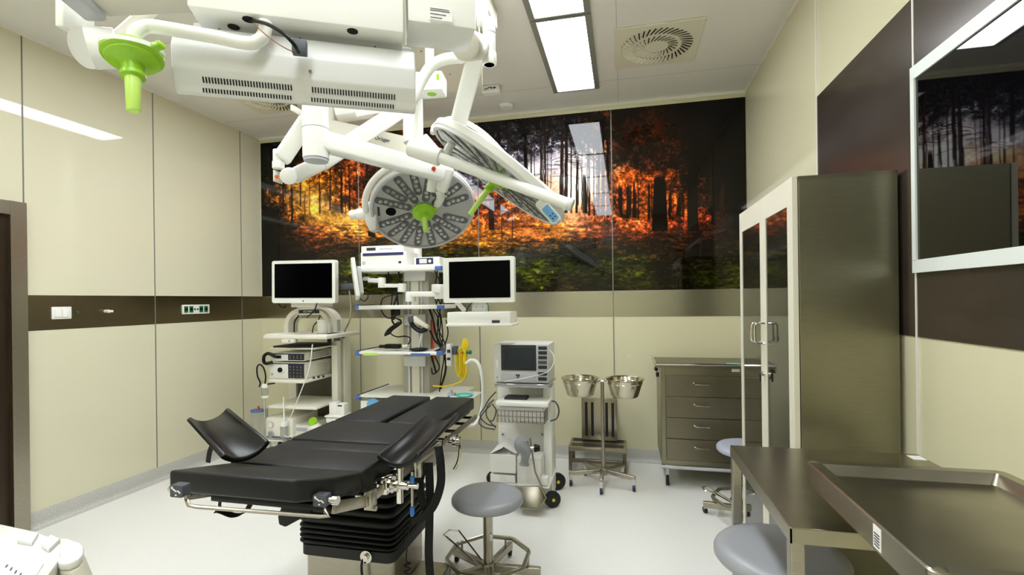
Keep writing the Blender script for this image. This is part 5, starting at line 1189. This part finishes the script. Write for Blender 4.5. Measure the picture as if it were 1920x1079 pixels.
MB().tube([at(874, 682, Y=3.38), at(882, 676, Y=3.36), at(893, 678, Y=3.35), at(901, 692, Y=3.34), at(905, 720, Y=3.34), at(905, 755, Y=3.34), at(900, 780, Y=3.34), at(890, 797, Y=3.3), at(878, 798, Y=3.26)], .012, 10).build('white_hose', 'white', d)
d = thing('teal_tray', 'small teal dish on the lowest right corner of the tower', 'dish', tuple(at(870, 746, Y=3.42)))
q = at(871, 746, Y=3.42)
MB().lathe([(0, 0), (.04, 0), (.062, .02), (.066, .022), (.066, .024), (.058, .021), (.036, .004), (0, .004)], T(q), 32).build('dish_body', 'teal', d); MB().box(q+Z3*.024, (.07, .012, .004), bev=.001).build('dish_bar', 'mint', d)
MB().slab(843, 744, 888, 748.5, 3.38, 3.6, .003).build('tray_ledge', 'white', t); MB().cyl(at(846, 744, Y=3.4), at(846, 732, Y=3.4), .012).slab(838, 738, 852, 744, 3.4, 3.44, .003).build('small_valve', 'light_grey', t)

# ================================================================== ELECTROSURGERY CART
YE = 3.12
t = thing('surgical_cart', 'white instrument cart with grey screened unit, wire basket and black wheels', 'medical cart', (-.68, 3.3, 0))
a = at(932, 728, Y=YE+.12); b = at(1030, 940, Y=YE+.12)
MB().slab(933, 727, 1024, 905, YE+.22, YE+.27, .006).build('back_column', 'white', t, smooth=30)
MB().slab(1018, 727, 1036, 935, YE+.12, YE+.30, .006).build('side_column', 'white', t, smooth=30)
MB().slab(927, 720, 1028, 729, YE-.02, YE+.34, .004).build('top_tray', 'light_grey', t, smooth=30)
MB().slab(925, 719.5, 1029, 723, YE-.03, YE-.02, .003).build('top_rail', 'chrome', t)
for u in (943, 1017): q = at(u, 815, Y=YE+.21); MB().cyl(q, q-Y3*.012, .005).build('screw', 'ink', t)
fb = MB().slab(919, 906, 1030, 918, YE-.06, YE+.32, .006).slab(1014, 896, 1027, 912, YE-.06, YE+.0, .004).build('base', 'white', t, smooth=30)
zb_ = at(950, 918, Y=YE-.06).z
MB().prism([at(955, 913, Y=YE-.08), at(1010, 913, Y=YE-.08), at(1022, 940, Y=YE-.10), at(1008, 953, Y=YE-.14), at(970, 951, Y=YE-.14)], Vector((0, .03, -.004)), .003).build('foot_plate', 'steel', t, smooth=30)
for (u, v, Y, r) in ((1036, 931, YE+.02, .052), (1045, 898, YE+.32, .058), (938, 925, YE+.02, .045), (925, 900, YE+.32, .05)):
    q = at(u, v, Y=Y); q.z = r
    wd_ = Vector((.5, -.87, 0)); wl = MB().cyl(q-wd_*.016, q+wd_*.018, r, n=28, bev=.006).build('wheel', 'rubber', t, smooth=40)
    MB().cyl(q+wd_*.018, q+wd_*.021, r*.2, n=14).build('wheel_hub', 'yellow', wl)
# the unit itself
d = thing('electrosurgical_unit', 'grey-white electrosurgical unit with dark touch screen on top of cart', 'medical device', tuple(at(977, 720, Y=YE)))
MB().slab(925.5, 646, 1029, 719.5, YE, YE+.28, .008).build('case', 'grey_white', d, smooth=30)
sp = MB().slab(939, 647, 1005.5, 696, YE-.008, YE, .004).build('screen_bezel', 'ink', d, smooth=30)
MB().slab(946, 653, 1000, 690, YE-.0095, YE-.008).build('touch_screen', 'screen_grey', sp, smooth=0)
MB().slab(939, 697, 1005.5, 719, YE-.006, YE, .003).build('front_panel', 'light_grey', d, smooth=30)
MB().slab(1006.5, 647, 1028, 719, YE-.006, YE, .003).build('port_panel', 'light_grey', d, smooth=30)
for k in range(7):
    v = 650+k*9 if k < 5 else 650+k*9.7
    MB().slab(1009, v, 1025.5, v+6.5, YE-.011, YE-.006, .003).build('port', 'ink' if k != 3 else 'slate', d)
q = at(971, 706, Y=YE-.007)
lg = MB().prism([q+Vector((x, 0, z)) for x, z in ((-.014, .012), (-.012, .004), (-.006, -.008), (0, -.013), (.006, -.008), (.012, .004), (.014, .012), (.006, .014), (0, .010), (-.006, .014))], -Y3*.002).build('emblem', 'ink', d, smooth=0)
MB().cyl(q-Y3*.0025, q-Y3*.0032, .004, n=12).build('emblem_dot', 'light_grey', lg)
q = at(932, 708, Y=YE-.001); MB().cyl(q, q-Y3*.004, .007).build('power_button', 'light_grey', d); MB().slab(929.5, 675, 934.5, 690, YE-.003, YE, .002).build('rocker', 'white', d)
MB().slab(949, 722, 992, 725, YE-.032, YE-.03).build('rail_strip', 'white', d) if 0 else None
# basket with papers, handle
bk = MB(); A0 = at(932, 772, Y=YE-.02); A1 = at(1021, 795, Y=YE-.02); x0_, x1_, z0_, z1_ = A0.x, A1.x, A1.z, A0.z+.01
for k in range(13):
    x = x0_+(x1_-x0_)*k/12; bk.cyl((x, YE-.02, z0_), (x, YE-.02, z1_), .002, n=6).cyl((x, YE-.02, z0_), (x, YE+.18, z0_), .002, n=6)
for z in (z0_, (z0_+z1_)/2, z1_): bk.tube([(x0_, YE-.02, z), (x1_, YE-.02, z), (x1_, YE+.18, z), (x0_, YE+.18, z)], .0028, 6, smooth=False, closed=True)
for k in range(6):
    y = YE-.02+.2*k/5
    for x in (x0_, x1_): bk.cyl((x, y, z0_), (x, y, z1_), .002, n=6)
bk.build('wire_basket', 'steel_dark', t)
g_ = thing('basket_contents', 'white folded papers and tray lying in the wire basket', 'papers', ((x0_+x1_)/2, YE+.08, z0_))
MB().bb((x0_+.008, YE-.012, z0_+.006), (x1_-.01, YE+.17, z1_+.02), .006).build('paper_stack', 'paper', g_)
MB().slab(928, 752, 1028, 766, YE-.05, YE+.15, .012).build('clear_tray', 'white_gloss', g_)
MB().slab(945, 745, 987, 753, YE+.0, YE+.1, .006).build('document_clip', 'ink', g_)
# cartons on the base
def carton(name, label, u0, v0, u1, v1, Ya, Yb, flaps=False):
    d = thing(name, label, 'box', tuple(at((u0+u1)/2, v1, Y=Ya)))
    MB().slab(u0, v0, u1, v1, Ya, Yb, .002).build('box_body', 'carton', d, smooth=0)
    a = at(u0, v0, Y=Ya); b = at(u1, v0, Y=Ya)
    if flaps:
        MB().prism([Vector((a.x, Ya, a.z)), Vector((a.x, Yb, a.z)), Vector((a.x+.085, Yb, a.z+.045)), Vector((a.x+.085, Ya, a.z+.045))], Z3*.003).build('flap', 'paper', d, smooth=0)
        MB().prism([Vector((b.x, Ya, b.z)), Vector((b.x, Yb, b.z)), Vector((b.x-.085, Yb, b.z+.045)), Vector((b.x-.085, Ya, b.z+.045))], Z3*.003).build('flap', 'paper', d, smooth=0)
    else: MB().bb(((a.x+b.x)/2-.02, Ya-.001, at(u0, v1, Y=Ya).z+.001), ((a.x+b.x)/2+.02, Ya, a.z+.001)).build('packing_tape', 'paper', d, smooth=0)
    return d
carton('carton_box', 'closed white carton lowest left on the cart base', 919, 890, 966, 907, YE-.05, YE+.14)
carton('carton_box', 'open-topped white carton with raised flaps on the cart base', 919, 852, 967, 889, YE-.05, YE+.14, True)
carton('carton_box', 'taped white carton on the right of the cart base', 969, 858, 1014, 911, YE-.04, YE+.10)
# grey pad on bent metal support
d = thing('body_support', 'grey padded limb support on bent metal rod leaning against the cart', 'support pad', tuple(at(995, 950, Y=YE-.12)))
MB().tube([at(980, 823, Y=YE-.12), at(978, 835, Y=YE-.12), at(985, 848, Y=YE-.12), at(984, 862, Y=YE-.12), at(983, 872, Y=YE-.12)], lambda f: .036+.012*math.sin(f*6), 14).build('pad', 'pad_grey', d, smooth=60)
MB().tube([at(994, 822, Y=YE-.1), at(998, 850, Y=YE-.1), at(1003, 885, Y=YE-.1), at(1024, 934, Y=YE-.13), at(1009, 955, Y=YE-.14), at(975, 953, Y=YE-.14)], .0055, 8, smooth=False).build('bent_rod', 'steel', d)
MB().cyl(at(990, 841, Y=YE-.11), at(1003, 841, Y=YE-.1), .01).build('clamp_pin', 'chrome', d); MB().cyl(at(1002, 841, Y=YE-.1), at(1012, 841, Y=YE-.1), .026, .018, n=16, bev=.004).build('clamp_knob', 'black', d)
# cables left and right of the unit
for c in ([(930, 735), (918, 748), (908, 765), (900, 780), (912, 795), (930, 800)], [(926, 750), (914, 762), (912, 780), (922, 795), (930, 803)], [(922, 757), (930, 770), (925, 788), (918, 790)], [(920, 760), (906, 775), (898, 792), (908, 802), (928, 806)]):
    MB().tube([at(u, v, Y=YE+.1) for u, v in c], .0045, 6).build('grey_cable', 'slate', t)
MB().tube([at(1030, 752, Y=YE+.1), at(1042, 755, Y=YE+.1), at(1048, 770, Y=YE+.1), at(1044, 785, Y=YE+.1), at(1032, 790, Y=YE+.1)], .0055, 6).build('grey_cable', 'slate', t)
MB().tube([at(1029, 656, Y=YE+.04), at(1037, 665, Y=YE+.02), at(1038, 682, Y=YE), at(1026, 698, Y=YE-.02), at(1000, 706, Y=YE-.03), at(970, 712, Y=YE-.03), at(945, 716, Y=YE-.03)], .0025, 6).build('white_lead', 'white', t)

# ================================================================== NEAR DEVICE, BOTTOM LEFT
zt_ = .93
t = thing('anaesthesia_device', 'white rounded device top with two square keys in the near left corner', 'medical device', tuple(at(60, 1070, Z=.6)))
pts = [at(u, v, Z=zt_) for u, v in ((-260, 960), (0, 984), (60, 997), (104, 1012), (128, 1024), (112, 1046), (86, 1084), (60, 1150), (-260, 1150))]
MB().prism([p-Z3*.02 for p in pts], Z3*.02, .006, 3).build('top_cover', 'white_gloss', t, smooth=60)
ins = [Vector((p.x*.985+pts[7].x*.015, p.y*.985+pts[7].y*.015, zt_-.40)) for p in pts]
MB().prism(ins, Z3*.379, .01).build('device_body', 'ivory', t, smooth=40)
pc = [at(u, v, Z=zt_-.002) for u, v in ((104, 1010), (126, 1013), (150, 1019), (158, 1027), (157, 1038), (148, 1050), (130, 1058), (112, 1058), (104, 1050), (118, 1034))]
MB().prism([p-Z3*.012 for p in pc], Z3*.014, .004, 3).build('corner_handle', 'white', t, smooth=60)
lw_ = [p-Z3*.14 for p in pc]; MB().prism([Vector((p.x, p.y, zt_-.20))+Rt*.075 for p in pc], Z3*.187-Rt*.075, .006).build('handle_post', 'cream', t, smooth=60)
for q4 in (((31, 1020), (50, 1002), (73, 1006), (60, 1026)), ((76, 1028), (95, 1009), (113, 1018), (92, 1038))):
    pp = [at(u, v, Z=zt_) for u, v in q4]; MB().prism(pp, Z3*.007, .0015).build('square_key', 'grey_white', t, smooth=30)
pe = [at(u, v, Z=zt_) for u, v in ((-40, 1052), (10, 1038), (40, 1042), (82, 1060), (62, 1090), (30, 1130), (-60, 1130))]
MB().prism(pe, Z3*.002, .0006).build('vent_cover', 'white', t, smooth=30)
for k in range(5):
    u, v = 14+k*8.5, 1060+k*5.2; pp = at(u, v, Z=zt_+.002); pq = at(u-3, v+5+k*.6, Z=zt_+.002)
    MB().beam(pp, pq, .0022, .0012, bev=0).build('vent_slot', 'slate', t)
